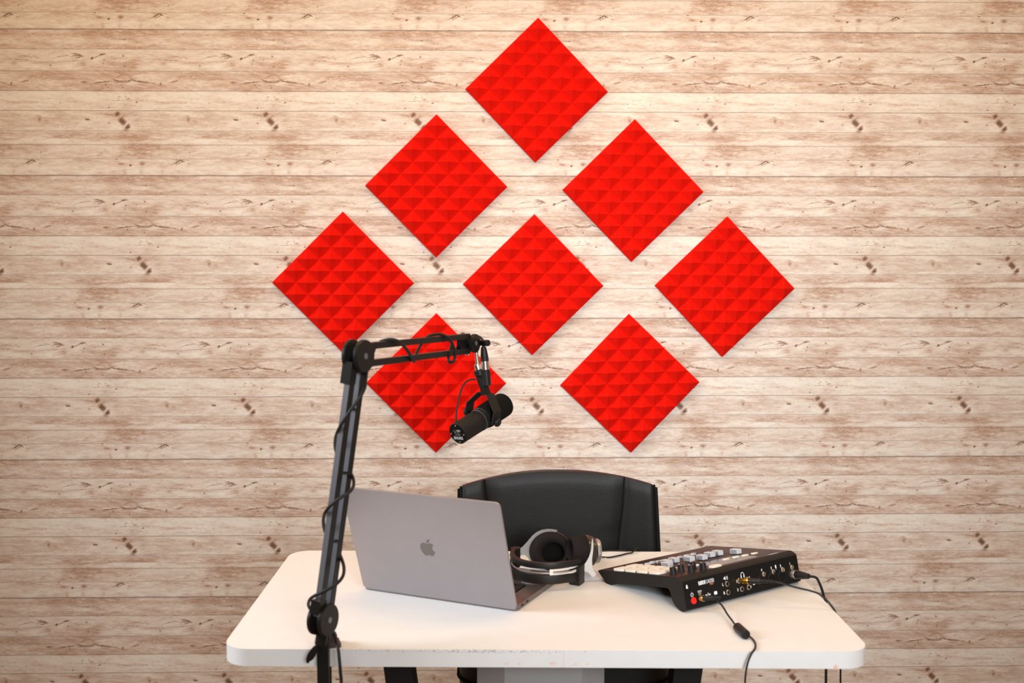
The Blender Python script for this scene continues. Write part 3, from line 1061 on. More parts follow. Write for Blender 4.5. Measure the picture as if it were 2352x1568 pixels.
# ------------------------------------------------------------------ headphones
def headphones():
    root = empty('headphones', (0.13, 2.25, TZ))
    tag(root, 'black and silver over-ear headphones lying between laptop and mixer', 'headphones')
    c = V((0.122, 2.243, 0))
    ch = V((0.130, -0.055, 0)).normalized()
    pr = V((-0.39, -0.92, 0)).normalized()
    half, sag = 0.073, 0.080

    def hoop(t, z, k=1.0):
        th = PI * (1 - t)
        return c + ch * (half * k * math.cos(th)) + pr * (sag * k * max(math.sin(th), 0) ** 0.85) + V((0, 0, z))

    def zof(t, lo, hi):
        return lo + (hi - lo) * (1 - t)

    N = 28
    sec = [(-.0035, -.007), (.0035, -.007), (.005, 0), (.0035, .007), (-.0035, .007), (-.005, 0)]
    lowz = lambda t: TZ + 0.0235 + 0.012 * max(0, 0.35 - t) - 0.006 * max(0, (t - 0.8) / 0.2)
    b = MB()
    b.sweep([hoop(i / N, lowz(i / N)) for i in range(N + 1)], [(x * 1.1, y * 1.35) for x, y in sec], (0, 0, 1))
    band = b.build('headband', M['hp_band'], root, sharp=60)
    b = MB()
    b.sweep([hoop(i / N, lowz(i / N) + 0.029, 0.985) for i in range(N + 1)], [(x * 1.2, y * .85) for x, y in sec], (0, 0, 1))
    b.build('upper_headband', M['hp_band'], root, sharp=60)
    b = MB()
    b.sweep([hoop(i / N, lowz(i / N) + 0.0130, 1.0) for i in range(2, N + 1)], [(-.0012, -.0014), (.0012, -.0014), (.0012, .0014), (-.0012, .0014)], (0, 0, 1))
    b.build('adjustment_rail', M['hp_silver'], root)
    # slotted slider near the right-hand block
    b = MB()
    for dz in (0.0095, 0.0195):
        b.sweep([hoop(0.66 + 0.33 * i / 8, lowz(0.7) + dz, 1.02) for i in range(9)], [(-.0016, -.0022), (.0016, -.0022), (.0016, .0022), (-.0016, .0022)], (0, 0, 1))
    b.sweep([hoop(0.645 + 0.03 * i / 3, lowz(0.7) + 0.0145, 1.02) for i in range(4)], [(-.0016, -.0072), (.0016, -.0072), (.0016, .0072), (-.0016, .0072)], (0, 0, 1))
    sl = b.build('slider', M['hp_white'], root)
    sl['label'] = 'pale slotted size slider'
    # end blocks
    for t, zc, hh in ((0.0, TZ + 0.040, 0.042), (1.0, TZ + 0.0215, 0.040)):
        p = hoop(t, zc)
        b = MB()
        tang = pr if t == 0 else pr
        m = frame(p, (0, 0, 1), ch)
        if t == 0:
            b.poly_prism([(-0.0085, -0.010), (0.0085, -0.010), (0.010, 0.004), (0.006, 0.012), (-0.006, 0.012), (-0.010, 0.004)], -hh / 2, hh / 2, m, 0.002, 2)
        else:
            b.poly_prism([(-0.016, -0.021), (0.008, -0.024), (0.0105, 0.004), (0.007, 0.010), (-0.008, 0.010), (-0.012, 0.004)], -hh / 2, hh / 2, m, 0.002, 2)
        b.build('slider_block', M['hp_band'], root, sharp=40)

    # ---- ear cups
    def cup(cen, nrm, rx, ry, name, ox=0.0, oy=0.0):
        up = V((0, 0, 1))
        n = V(nrm).normalized()
        xd = up.cross(n).normalized()
        m = frame(cen, n, xd)           # z axis = towards the ear
        b = MB()
        pad = [(0.52, -0.008), (0.56, 0.004), (0.64, 0.010), (0.76, 0.0135), (0.88, 0.011), (0.97, 0.004), (1.0, -0.006), (0.985, -0.016), (0.93, -0.021), (0.55, -0.021)]
        bm = bmesh.new()
        nn = 48
        rings = []
        for r, z in pad:
            q_ = min(1.0, (1 - r) / 0.44)
            rings.append([bm.verts.new((rx * r * math.cos(2 * PI * i / nn) + ox * q_, ry * r * math.sin(2 * PI * i / nn) + oy * q_, z)) for i in range(nn)])
        for q in range(len(rings)):
            a_, b_ = rings[q], rings[(q + 1) % len(rings)]
            for i in range(nn):
                bm.faces.new((a_[i], a_[(i + 1) % nn], b_[(i + 1) % nn], b_[i]))
        b.merge(bm, m)
        pd = b.build('ear_pad', M['velour'], root, sharp=60)
        b = MB()
        b.lathe([(0, -0.0195), (rx * 0.72, -0.0195), (rx * 0.72, -0.0205), (0, -0.0205)], m, 40, 1, ry / rx)
        b.build('driver_cloth', M['foam_black'], pd)
        b = MB()
        b.lathe([(0, -0.0205), (rx * 1.0, -0.0205), (rx * 1.04, -0.023), (rx * 1.04, -0.027), (rx * .99, -0.029), (rx * .99, -0.031), (rx * .97, -0.036), (rx * .80, -0.042), (0, -0.044)], m, 48, 1, ry / rx)
        b.build(name, M['hp_gloss'], root, sharp=30)
        return m

    # left cup (pad facing the viewer)
    cup(at(1264, 1264, 2.315), (-0.02, -0.93, 0.22), 0.0465, 0.0415, 'ear_cup', 0.007, -0.006)
    # right cup (edge on)
    mr = cup(at(1323, 1264, 2.262), (-0.985, -0.16, 0.06), 0.039, 0.0325, 'ear_cup')
    b = MB()
    b.lathe([(0, -0.0535), (0.018, -0.053), (0.026, -0.051), (0.028, -0.048), (0.028, -0.042), (0, -0.041)], mr, 36, 1, 0.95)
    cap = b.build('outer_grille', M['hp_silver'], root, sharp=40)

    # yokes: shaped plates with thickness, standing at the depth of each cup
    def plate(pix, Y, th, name, slope=0.0):
        b = MB()
        bm = bmesh.new()
        x0 = pix[0][0]
        f = [bm.verts.new(at(x, y, Y + slope * (x - x0))) for x, y in pix]
        k = [bm.verts.new(at(x, y, Y + slope * (x - x0)) + V((0.1, 1, -.1)).normalized() * th) for x, y in pix]
        n = len(pix)
        bm.faces.new(f)
        bm.faces.new(k[::-1])
        for i in range(n):
            bm.faces.new((f[i], f[(i + 1) % n], k[(i + 1) % n], k[i]))
        b.merge(bm)
        return b.build(name, M['hp_silver'], root, sharp=40)

    ly = [(1191, 1262), (1200, 1256), (1212, 1243), (1222, 1231), (1232, 1223), (1244, 1217.5), (1257, 1215.5), (1268, 1216), (1279, 1218), (1280, 1221),
          (1262, 1221.5), (1246, 1226), (1234, 1234), (1224, 1246), (1217, 1260), (1216, 1272), (1220, 1284), (1227, 1295), (1220, 1291), (1212, 1280), (1205, 1274), (1193, 1276)]
    plate(ly, 2.318, 0.010, 'yoke', 0.0002)
    ry = [(1360, 1235), (1362, 1240), (1363, 1254), (1362, 1268), (1360, 1283), (1360, 1296), (1363, 1309), (1370, 1318), (1366, 1323), (1361, 1325), (1356, 1319), (1350, 1313),
          (1339, 1312), (1339, 1298.5), (1346, 1291), (1353, 1278), (1357.5, 1262), (1359, 1246)]
    plate(ry, 2.222, 0.007, 'yoke', 0.0)
    b = MB()
    p = at(1193.5, 1270, 2.312)
    b.rod(p, p + V((0, -0.006, 0)), 0.0024, n=12)
    b.build('pivot_screw', M['chrome'], root)
    # cord
    b = MB()
    pts = [at(1368, 1277, 2.27), onz(1385, 1279, TZ + .003), onz(1400, 1279.5, TZ + .003), onz(1420, 1276, TZ + .003), onz(1442, 1270.5, TZ + .003), onz(1452, 1268.6, TZ + .004)]
    e = pts[-1]
    pts += [e + V((0.02, 0.045, -0.002)), e + V((0.03, 0.065, -0.05)), e + V((0.03, 0.07, -0.2))]
    b.tube(spline(pts, 6), 0.0018, 8)
    b.build('cord', M['rubber'], root)
    b = MB()
    e = onz(1300, 1272, TZ + .004)
    pts = [at(1370, 1266, 2.30), at(1400, 1264.5, 2.40), at(1435, 1263.6, 2.455), at(1462, 1268, 2.468), at(1480, 1276, 2.485), at(1488, 1310, 2.49)]
    b.tube(spline(pts, 6), 0.0016, 8)
    b.build('cord', M['rubber'], root)


headphones()


# ------------------------------------------------------------------ audio mixer
MIX_O = V((0.3815, 2.0103, TZ))
MIX_R = math.radians(34.2)
MW = 0.338


def mixer():
    root = empty('audio_mixer', MIX_O, MIX_R)
    tag(root, 'black podcast mixing console with faders and pads on the right of the desk', 'audio mixer')
    MR = Matrix.Translation(MIX_O) @ Matrix.Rotation(MIX_R, 4, 'Z')
    # local: x along rear panel, y away from the viewer, z up
    prof = [(0.006, 0.003), (0.002, 0.006), (0.0150, 0.0590), (0.019, 0.0615), (0.029, 0.0645), (0.266, 0.0225), (0.268, 0.0200), (0.244, 0.0025), (0.240, 0.0), (0.226, 0.0), (0.219, 0.0025),
            (0.203, 0.0090), (0.121, 0.0250), (0.058, 0.0365), (0.051, 0.0362), (0.0465, 0.0320), (0.040, 0.0140), (0.033, 0.0070), (0.018, 0.0010), (0.011, 0.0)]
    b = MB()
    ymx = Matrix(((0, 0, 1, 0), (1, 0, 0, 0), (0, 1, 0, 0), (0, 0, 0, 1)))   # (x,y,z)=(profile y, profile z, along) -> local
    b.poly_prism(prof, 0.0, MW, ymx, 0.0018, 2)
    body = b.build('body', M['mixer'], root, local=True, sharp=40)
    # rear panel skin
    sl = math.atan2(0.0590 - 0.006, 0.0150 - 0.002)
    rp = frame((0, 0.002, 0.006), (0, -math.sin(sl), math.cos(sl)), (1, 0, 0))   # x right, y up the panel, z out
    PH = math.hypot(0.053, 0.013)
    b = MB()
    b.poly_prism(rrect(MW - 0.006, PH - 0.001, 0.006, 5, MW / 2, PH / 2), -0.0005, 0.0006, rp)
    rear = b.build('rear_panel', M['mixer_rear'], root, local=True)

    def onrear(px, py):
        """pixel -> (u, v) on the rear panel"""
        w = MR @ rp
        n = w.to_3x3() @ V((0, 0, 1))
        d = ray(px, py)
        t = (w.translation - CAM).dot(n) / d.dot(n)
        q = w.inverted() @ (CAM + d * t)
        return q.x, q.y

    # sloping top plate
    ts = math.atan2(0.0225 - 0.0645, 0.266 - 0.029)
    tp = frame((0, 0.029, 0.0645), (0, -math.sin(ts), math.cos(ts)), (1, 0, 0))   # y down the slope away from viewer
    TL = math.hypot(0.237, 0.042)
    b = MB()
    b.poly_prism(rrect(MW - 0.004, TL - 0.003, 0.003, 3, MW / 2, TL / 2 - 0.0005), -0.0004, 0.0008, tp)
    top = b.build('top_panel', M['mixer_top'], root, local=True)
    H0 = 0.0008

    def ontop(px, py, h=H0):
        w = MR @ tp
        n = w.to_3x3() @ V((0, 0, 1))
        d = ray(px, py)
        t = (w.translation + n * h - CAM).dot(n) / d.dot(n)
        q = w.inverted() @ (CAM + d * t)
        return q.x, q.y

    # eight lit pads, two columns of four
    for i in range(2):
        for j in range(4):
            x = 0.0195 + i * 0.0335
            y = 0.058 + j * 0.0365
            b = MB()
            b.poly_prism(rrect(0.0275, 0.0305, 0.003, 3, x, y + 0.016), H0, H0 + 0.0045, tp, 0.0008, 1)
            b.build('sound_pad', M['cream'], top, local=True)
    # faders: slot + silver cap
    caps = [(1538.5, 1299), (1552, 1288), (1588, 1284), (1617, 1280), (1634, 1275), (1653, 1271), (1700, 1267)]
    fx = [0.070, 0.096, 0.122, 0.153, 0.182, 0.209, 0.236, 0.268]
    fy = [0.078, 0.126, 0.150, 0.112, 0.092, 0.104, 0.112, 0.104]
    fpix = [(1533, 1296), (1531, 1291), (1548, 1286), (1583, 1283), (1612, 1279.5), (1630, 1273.5), (1648, 1269.5), (1690, 1266)]
    for i in range(8):
        x, y = ontop(fpix[i][0], fpix[i][1], H0 + 0.006)
        b = MB()
        b.box((x, 0.125, H0), (0.0030, 0.125, 0.0006), tp)
        b.build('fader_slot', M['plate'], top, local=True)
        b = MB()
        b.poly_prism([(x - .0066, y - .0105), (x + .0066, y - .0105), (x + .0066, y + .0105), (x - .0066, y + .0105)], H0 + 0.002, H0 + 0.0115, tp, 0.001, 1,
                     )
        fd = b.build('fader_cap', M['silver'], top, local=True)
        b = MB()
        for sg in (-1, 1):
            for q in range(6):
                b.box((x + sg * .0066, y - .0075 + q * .0030, H0 + .0066), (.0010, .0020, .0080), tp)
        b.build('ribbed_grip', M['cap_grip'], fd, local=True)
    # channel buttons along the front
    for (px, py) in ((1470, 1297), (1487, 1293.5), (1498, 1290), (1512, 1288), (1527, 1285.5), (1541, 1283), (1562, 1278), (1577, 1274.5), (1592, 1271)):
        x, y = ontop(px, py, H0 + 0.003)
        b = MB()
        b.poly_prism(rrect(0.0125, 0.0085, 0.002, 2, x, y), H0, H0 + 0.004, tp, 0.0008, 1)
        b.build('channel_button', M['silver'], top, local=True)
    # menu buttons
    for (px, py) in ((1667.5, 1283), (1689.5, 1278), (1711, 1274), (1732.5, 1269.5)):
        x, y = ontop(px, py, H0 + 0.0015)
        b = MB()
        b.poly_prism(rrect(0.0175, 0.0095, 0.0042, 4, x, y), H0, H0 + 0.002, tp, 0.0006, 1)
        b.build('menu_button', M['cream'], top, local=True)
    # screen
    b = MB()
    b.poly_prism(rrect(0.125, 0.062, 0.002, 2, 0.187, 0.043), H0 - 0.0002, H0 + 0.0004, tp)
    b.build('touch_screen', M['screen'], top, local=True)
    # record button
    p = [ontop(*q, H0 + 0.003) for q in ((1626, 1303), (1656, 1297), (1657, 1300), (1629, 1305))]
    x, y = ontop(1641, 1299.5, H0 + 0.002)
    b = MB()
    b.poly_prism(rrect(0.026, 0.015, 0.003, 3, x + .002, y), H0, H0 + 0.0035, tp, 0.0008, 1)
    b.build('record_button', M['cream'], top, local=True)
    # knobs
    for (px, py) in ((1546.5, 1318), (1564.5, 1311.5), (1588, 1313.5), (1592, 1306), (1615.5, 1308)):
        x, y = ontop(px, py + 0.5)
        b = MB()
        m = tp @ Matrix.Translation((x, y, H0))
        n = 24
        b.lathe([(0, 0), (0.0078, 0), (0.0078, 0.002), (0.0068, 0.003), (0.0064, 0.0135), (0.0056, 0.0145), (0, 0.0145)], m, n)
        kn = b.build('volume_knob', M['plastic'], top, local=True)
        b = MB()
        b.box((0, 0.004, 0.0147), (0.0012, 0.004, 0.0006), m)
        b.build('pointer', M['white_ink'], kn, local=True)
    x, y = ontop(1602, 1299)
    b = MB()
    b.lathe([(0, 0), (0.0035, 0), (0.0035, 0.003), (0, 0.003)], tp @ Matrix.Translation((x, y, H0)), 14)
    b.build('small_button', M['white_ink'], top, local=True)
    # printed lettering near the far right of the top
    b = MB()
    for k in range(3):
        for q in range(5):
            b.box((0.262 + k * 0.022, 0.030 - q * 0.0036, H0 + 0.0002), (0.017 - 0.004 * (q % 2), 0.0011, 0.0003), tp)
    b.build('printed_text', M['dim_ink'], top, local=True)
    m = tp @ Matrix.Translation((0.287, 0.0065, H0 + 0.0002)) @ Matrix.Rotation(PI, 4, 'Z')
    b = MB()
    add_text(b, 'RØDE', 0.0105, m, 0.0002, 0.0002)
    b.build('lettering', M['grey_ink'], top, local=True)

    # ------------- rear panel detail
    def rtext(txt, px, py, size, mt='white_ink', name='lettering', bold=0.0, cond=0.8):
        u, v = onrear(px, py)
        b = MB()
        add_text(b, txt, size, rp @ Matrix.Translation((u, v, 0.0009)) @ Matrix.Diagonal((cond, 1, 1, 1)), 0.0002, bold)
        return b.build(name, M[mt], rear, local=True)

    rtext('RØDE', 1611.4, 1338.2, 0.0098, bold=0.0004, cond=0.74)
    rtext('CASTER', 1630, 1333.6, 0.0098, cond=0.66)
    rtext('PRO', 1634, 1339.5, 0.0068, 'orange_ink', bold=0.0002)
    rtext('L', 1659.5, 1342.5, 0.0075, bold=.0002)
    rtext('R', 1662.8, 1361.5, 0.0075, bold=.0003)
    rtext('1', 1691.5, 1335, 0.0075, bold=.0003)
    rtext('3', 1694, 1354.5, 0.0075, bold=.0002)
    rtext('4', 1724, 1347.3, 0.0075, bold=.0002)
    rtext('2', 1720.5, 1326.7, 0.0068, bold=.0002)
    rtext('SD', 1731, 1340.5, 0.0060, bold=.0004)
    rtext('4', 1748.5, 1309, 0.0075, bold=.0002)
    rtext('3', 1770.5, 1304.3, 0.0075, bold=.0002)
    rtext('2', 1792, 1299.5, 0.0075, bold=.0002)
    rtext('1', 1813.5, 1294.5, 0.0075, bold=.0002)
    rtext('12V', 1606.5, 1363.3, 0.0062, 'grey_ink', bold=.0002)
    b = MB()
    for k, h in enumerate((0.0008, -0.0012)):
        u, v = onrear(1606, 1357.3)
        for q in range(3 if k else 1):
            w = 0.010 if k == 0 else 0.0026
            b.box((u + (q - 1) * 0.0037 * k, v + h, 0.0009), (w, 0.0009, 0.0003), rp)
    b.build('voltage_symbol', M['white_ink'], rear, local=True)
    b = MB()
    u, v = onrear(1643, 1361)
    b.poly_prism(rrect(0.0085, 0.0062, 0.001, 2, u, v), 0.0007, 0.0010, rp)
    b.build('card_symbol', M['white_ink'], rear, local=True)
    b = MB()
    # usb symbol
    u, v = onrear(1625.5, 1365.5)
    b.box((u, v, 0.0009), (0.010, 0.0009, 0.0003), rp)
    b.lathe([(0, 0), (0.0017, 0), (0.0017, 0.0003), (0, 0.0003)], rp @ Matrix.Translation((u - 0.005, v, 0.0007)), 12)
    b.lathe([(0, 0), (0.0012, 0), (0.0012, 0.0003), (0, 0.0003)], rp @ Matrix.Translation((u + 0.001, v + 0.0027, 0.0007)), 10)
    b.box((u + 0.002, v - 0.0026, 0.0009), (0.0022, 0.0018, 0.0003), rp)
    b.poly_prism([(u + .0045, v - .002), (u + .008, v), (u + .0045, v + .002)], 0.0007, 0.001, rp)
    b.build('usb_symbol', M['white_ink'], rear, local=True)
    b = MB()
    # drop-shaped lock icon
    u, v = onrear(1577, 1348)
    b.poly_prism([(u - .0022, v - .003), (u + .0022, v - .003), (u + .0022, v + .001), (u + .0008, v + .0045), (u - .0008, v + .0045), (u - .0022, v + .001)], 0.0007, 0.001, rp)
    b.build('lock_symbol', M['white_ink'], rear, local=True)
    b = MB()
    # loudspeaker icon
    u, v = onrear(1665.3, 1327.3)
    b.poly_prism([(u - .005, v - .0016), (u - .003, v - .0016), (u, v - .0042), (u, v + .0042), (u - .003, v + .0016), (u - .005, v + .0016)], 0.0007, 0.001, rp)
    for r in (0.0028, 0.0052):
        b.sweep([rp @ V((u + .001 + r * math.cos(a_), v + r * math.sin(a_), 0.0009)) for a_ in [(-.8 + 1.6 * k / 8) for k in range(9)]], [(-.0005, -.0001), (.0005, -.0001), (.0005, .0001), (-.0005, .0001)], rp.to_3x3() @ V((0, 0, 1)))
    b.build('speaker_symbol', M['white_ink'], rear, local=True)
    b = MB()
    # microphone icon
    u, v = onrear(1781, 1302)
    b.poly_prism(rrect(0.0036, 0.0072, 0.0017, 4, u, v + 0.001), 0.0007, 0.001, rp)
    b.box((u, v - 0.0042, 0.0009), (0.0009, 0.0026, 0.0003), rp)
    b.build('microphone_symbol', M['white_ink'], rear, local=True)
    b = MB()
    # headphone icon
    u, v = onrear(1704.3, 1319.5)
    arc = [rp @ V((u + .0046 * math.cos(a_), v - .0012 + .0058 * math.sin(a_), 0.0009)) for a_ in [PI * k / 12 for k in range(13)]]
    b.sweep(arc, [(-.0006, -.0001), (.0006, -.0001), (.0006, .0001), (-.0006, .0001)], rp.to_3x3() @ V((0, 0, 1)))
    for sg in (-1, 1):
        b.poly_prism(rrect(0.0026, 0.0062, 0.001, 3, u + sg * .0042, v - .0032), 0.0007, 0.001, rp)
    b.build('headphone_symbol', M['white_ink'], rear, local=True)
    b = MB()
    # power symbol
    u, v = onrear(1588.8, 1365.7)
    arc = [rp @ V((u + .0034 * math.cos(a_), v + .0034 * math.sin(a_), 0.0009)) for a_ in [math.radians(125 + 290 * k / 16) for k in range(17)]]
    b.sweep(arc, [(-.0005, -.0001), (.0005, -.0001), (.0005, .0001), (-.0005, .0001)], rp.to_3x3() @ V((0, 0, 1)))
    b.box((u, v + 0.003, 0.0009), (0.0010, 0.0044, 0.0003), rp)
    b.build('power_symbol', M['white_ink'], rear, local=True)
    b = MB()
    # headphone bracket strokes
    u, v = onrear(1715, 1325.5)
    b.box((u, v, 0.0009), (0.0045, 0.0008, 0.0003), rp)
    b.build('printed_stroke', M['white_ink'], rear, local=True)
    # power button
    u, v = onrear(1592, 1379)
    b = MB()
    b.lathe([(0, 0), (0.0062, 0), (0.0062, 0.0022), (0.0052, 0.0034), (0, 0.0038)], rp @ Matrix.Translation((u, v, 0.0006)), 28)
    pb = b.build('power_button', M['red_lens'], rear, local=True)
    pb['label'] = 'glowing red power button'
    # small security hole / sockets
    for (px, py, r) in ((1577, 1354, 0.0022), (1710, 1365, 0.0024), (1732, 1349.5, 0.0018)):
        u, v = onrear(px, py)
        b = MB()
        b.lathe([(0, 0), (r, 0), (r, 0.0005), (0, 0.0005)], rp @ Matrix.Translation((u, v, 0.0004)), 14)
        b.build('socket_hole', M['plate'], rear, local=True)
    for (px, py) in ((1642, 1370.5), (1625, 1374)):
        u, v = onrear(px, py)
        b = MB()
        b.box((u, v, 0.0006), (0.010, 0.0045, 0.0006), rp)
        b.build('usb_port', M['plate'], rear, local=True)
    # jack sockets
    for (px, py) in ((1669, 1340.5), (1671.5, 1360), (1703, 1352.5), (1718.5, 1348.5), (1697, 1333.5)):
        u, v = onrear(px, py)
        m = rp @ Matrix.Translation((u, v, 0.0005))
        b = MB()
        b.lathe([(0.0034, 0.0004), (0.0034, 0.0020), (0.0048, 0.0020), (0.0054, 0.0012), (0.0054, 0), (0.0034, 0.0)], m, 28)
        j = b.build('jack_socket', M['chrome'], rear, local=True)
        b = MB()
        b.lathe([(0, 0.0002), (0.0034, 0.0002), (0.0034, 0.0006), (0, 0.0006)], m, 20)
        b.build('jack_hole', M['plate'], j, local=True)
    # XLR sockets with silver latch buttons
    for (px, py, lx, ly) in ((1748, 1334.5, 1752.5, 1318), (1772.5, 1329, 1774.5, 1312.5), (1795, 1323.3, 1796, 1307.7), (1818, 1318, 1817, 1302.5)):
        u, v = onrear(px, py)
        m = rp @ Matrix.Translation((u, v, 0.0005))
        b = MB()
        b.lathe([(0.0088, 0), (0.0088, 0.0016), (0.0112, 0.0016), (0.0118, 0.0008), (0.0118, 0)], m, 32)
        xs = b.build('xlr_socket', M['plastic'], rear, local=True)
        b = MB()
        b.lathe([(0, 0.0002), (0.0072, 0.0002), (0.0072, 0.0010), (0, 0.0010)], m, 28)
        for a_ in (30, 150, 270):
            b.lathe([(0, 0.001), (0.0013, 0.001), (0.0013, 0.0013), (0, 0.0013)], m @ Matrix.Translation((.004 * math.cos(math.radians(a_)), .004 * math.sin(math.radians(a_)), 0)), 10)
        b.build('socket_insert', M['mixer_rear'], xs, local=True)
        u, v = onrear(lx, ly)
        b = MB()
        b.lathe([(0, 0), (0.0050, 0), (0.0050, 0.0024), (0.0042, 0.0034), (0, 0.0038)], rp @ Matrix.Translation((u, v, 0.0005)), 22)
        b.build('latch_button', M['chrome'], rear, local=True)
    return MR, rp


MIXM, RP = mixer()


def rear_point(px, py, out):
    w = MIXM @ RP
    n = w.to_3x3() @ V((0, 0, 1))
    d = ray(px, py)
    t = (w.translation - CAM).dot(n) / d.dot(n)
    return CAM + d * t + n * out


RN = (MIXM @ RP).to_3x3() @ V((0, 0, 1))
RX = (MIXM @ RP).to_3x3() @ V((1, 0, 0))


# ------------------------------------------------------------------ cables in the mixer
def cables():
    # power lead with ferrite bead
    root = empty('power_cable', onz(1702, 1447))
    tag(root, 'black power lead with a small ferrite lump, running over the desk front edge', 'cable')
    p0 = rear_point(1607, 1374, 0.0012)
    d = (RN + RX * 0.35).normalized()
    b = MB()
    b.rod(p0, p0 + d * 0.007, 0.0062, n=24)
    b.rod(p0 + d * 0.0065, p0 + d * 0.008, 0.0066, n=24)
    b.build('plug_collar', M['brass'], root)
    b = MB()
    b.rod(p0 + d * 0.008, p0 + d * 0.030, 0.0050, 0.0042, n=20)
    for k in range(4):
        q = p0 + d * (0.031 + k * 0.0032)
        b.rod(q, q + d * 0.0022, 0.0040 - k * 0.0003, n=16)
    b.rod(p0 + d * 0.030, p0 + d * 0.044, 0.0026, n=14)
    b.build('plug', M['rubber'], root)
    s = p0 + d * 0.042
    zc = TZ + 0.0088
    mid = [onz(1648, 1379, TZ + .024), onz(1659, 1391, TZ + .019), onz(1670, 1409, TZ + .013), onz(1681, 1424, TZ + .0095), onz(1692, 1439, zc)]
    pts = [s] + mid
    b = MB()
    r = 0.0018
    b.tube(spline(pts, 8), r, 10)
    fe = onz(1714, 1458, zc)
    tail = [fe, onz(1726, 1464.5, TZ + .004), onz(1734.5, 1476, TZ + .003), onz(1735, 1486, TZ + .0025), onz(1731.5, 1493, TZ + .002)]
    e = tail[-1]
    tail += [at(1725, 1503, e.y - 0.010), at(1718, 1520, e.y - 0.012), at(1713, 1545, e.y - 0.013), at(1711, 1575, e.y - 0.013), at(1710, 1640, e.y - 0.01), at(1708, 1800, e.y + .02)]
    b.tube(spline(tail, 8), r, 10)
    b.build('cord', M['rubber'], root)
    b = MB()
    a0, a1 = onz(1692, 1438, zc), onz(1715, 1459, zc)
    ax = (a1 - a0).normalized()
    b.rod(a0 + ax * .002, a1 - ax * .002, 0.0086, n=20, bev=0.002)
    b.build('ferrite_bead', M['rubber'], root)

    # headphone jack lead
    root = empty('headphone_cable', onz(1800, 1356))
    tag(root, 'thin black audio lead with gold jack plug, hanging off the desk right side', 'cable')
    p0 = rear_point(1697, 1333.5, 0.002)
    d = (at(1752, 1334.5, p0.y - 0.036) - p0).normalized()
    b = MB()
    b.rod(p0, p0 + d * 0.006, 0.0018, 0.0026, n=16)
    b.rod(p0 + d * 0.005, p0 + d * 0.020, 0.0050, 0.0068, n=20)
    b.rod(p0 + d * 0.020, p0 + d * 0.0225, 0.0069, n=20)
    b.build('jack_plug', M['gold'], root)
    b = MB()
    b.rod(p0 + d * 0.0222, p0 + d * 0.052, 0.0062, 0.0050, n=20)
    for k in range(5):
        q = p0 + d * (0.053 + k * 0.005)
        b.rod(q, q + d * 0.0035, 0.0042 - k * 0.0003, n=16)
    b.rod(p0 + d * 0.05, p0 + d * 0.077, 0.0022, n=12)
    b.build('plug_sleeve', M['rubber'], root)
    s = p0 + d * 0.075
    y0 = s.y
    pts = [s, at(1790, 1337.5, y0 - .004), at(1815, 1345, y0 - .006), at(1840, 1351.5, y0 - .010), at(1862, 1356.5, y0 - .014), at(1880, 1363, y0 - .018), at(1896, 1375, y0 - .022),
           at(1908, 1389, y0 - .026), at(1918, 1404, y0 - .028), at(1926, 1430, y0 - .028), at(1930, 1480, y0 - .028), at(1930.5, 1530, y0 - .028), at(1930.5, 1580, y0 - .028), at(1930, 1760, y0 - .03)]
    b = MB()
    b.tube(spline(pts, 8), 0.0019, 10)
    b.build('cord', M['rubber'], root)

    # XLR lead
    root = empty('xlr_cable', onz(1850, 1345))
    tag(root, 'black microphone lead with silver XLR plug in the mixer rightmost socket', 'cable')
    p0 = rear_point(1818, 1318, 0.002)
    d = (RN * 0.30 + RX * 0.95).normalized()
    d = (at(1861, 1323.5, 2.128) - p0).normalized()
    L = (at(1861, 1323.5, 2.128) - p0).length
    b = MB()
    q0 = p0 - d * 0.006
    b.rod(q0, q0 + d * 0.024, 0.0092, n=28)
    for k in range(4):
        q = q0 + d * (0.0125 + k * 0.003)
        b.rod(q, q + d * 0.0016, 0.0098, n=28)
    b.build('plug_shell', M['chrome'], root)
    b = MB()
    q1 = q0 + d * 0.0245
    b.rod(q1, q1 + d * 0.010, 0.0088, 0.0090, n=24)
    b.rod(q1 + d * 0.010, q0 + d * (L + 0.0), 0.0088, 0.0056, n=24, bev=0.001)
    b.build('plug_boot', M['rubber'], root)
    s = q0 + d * (L - 0.004)
    Y = s.y
    pts = [s, at(1874, 1326, Y), at(1882.5, 1340, Y), at(1888, 1354, Y), at(1892.5, 1370, Y), at(1897, 1384, Y), at(1899, 1420, Y), at(1898.5, 1480, Y), at(1897.5, 1530, Y),
           at(1897, 1580, Y), at(1896, 1760, Y)]
    b = MB()
    b.tube(spline(pts, 8), 0.0027, 12)
    b.build('cord', M['rubber'], root)


cables()


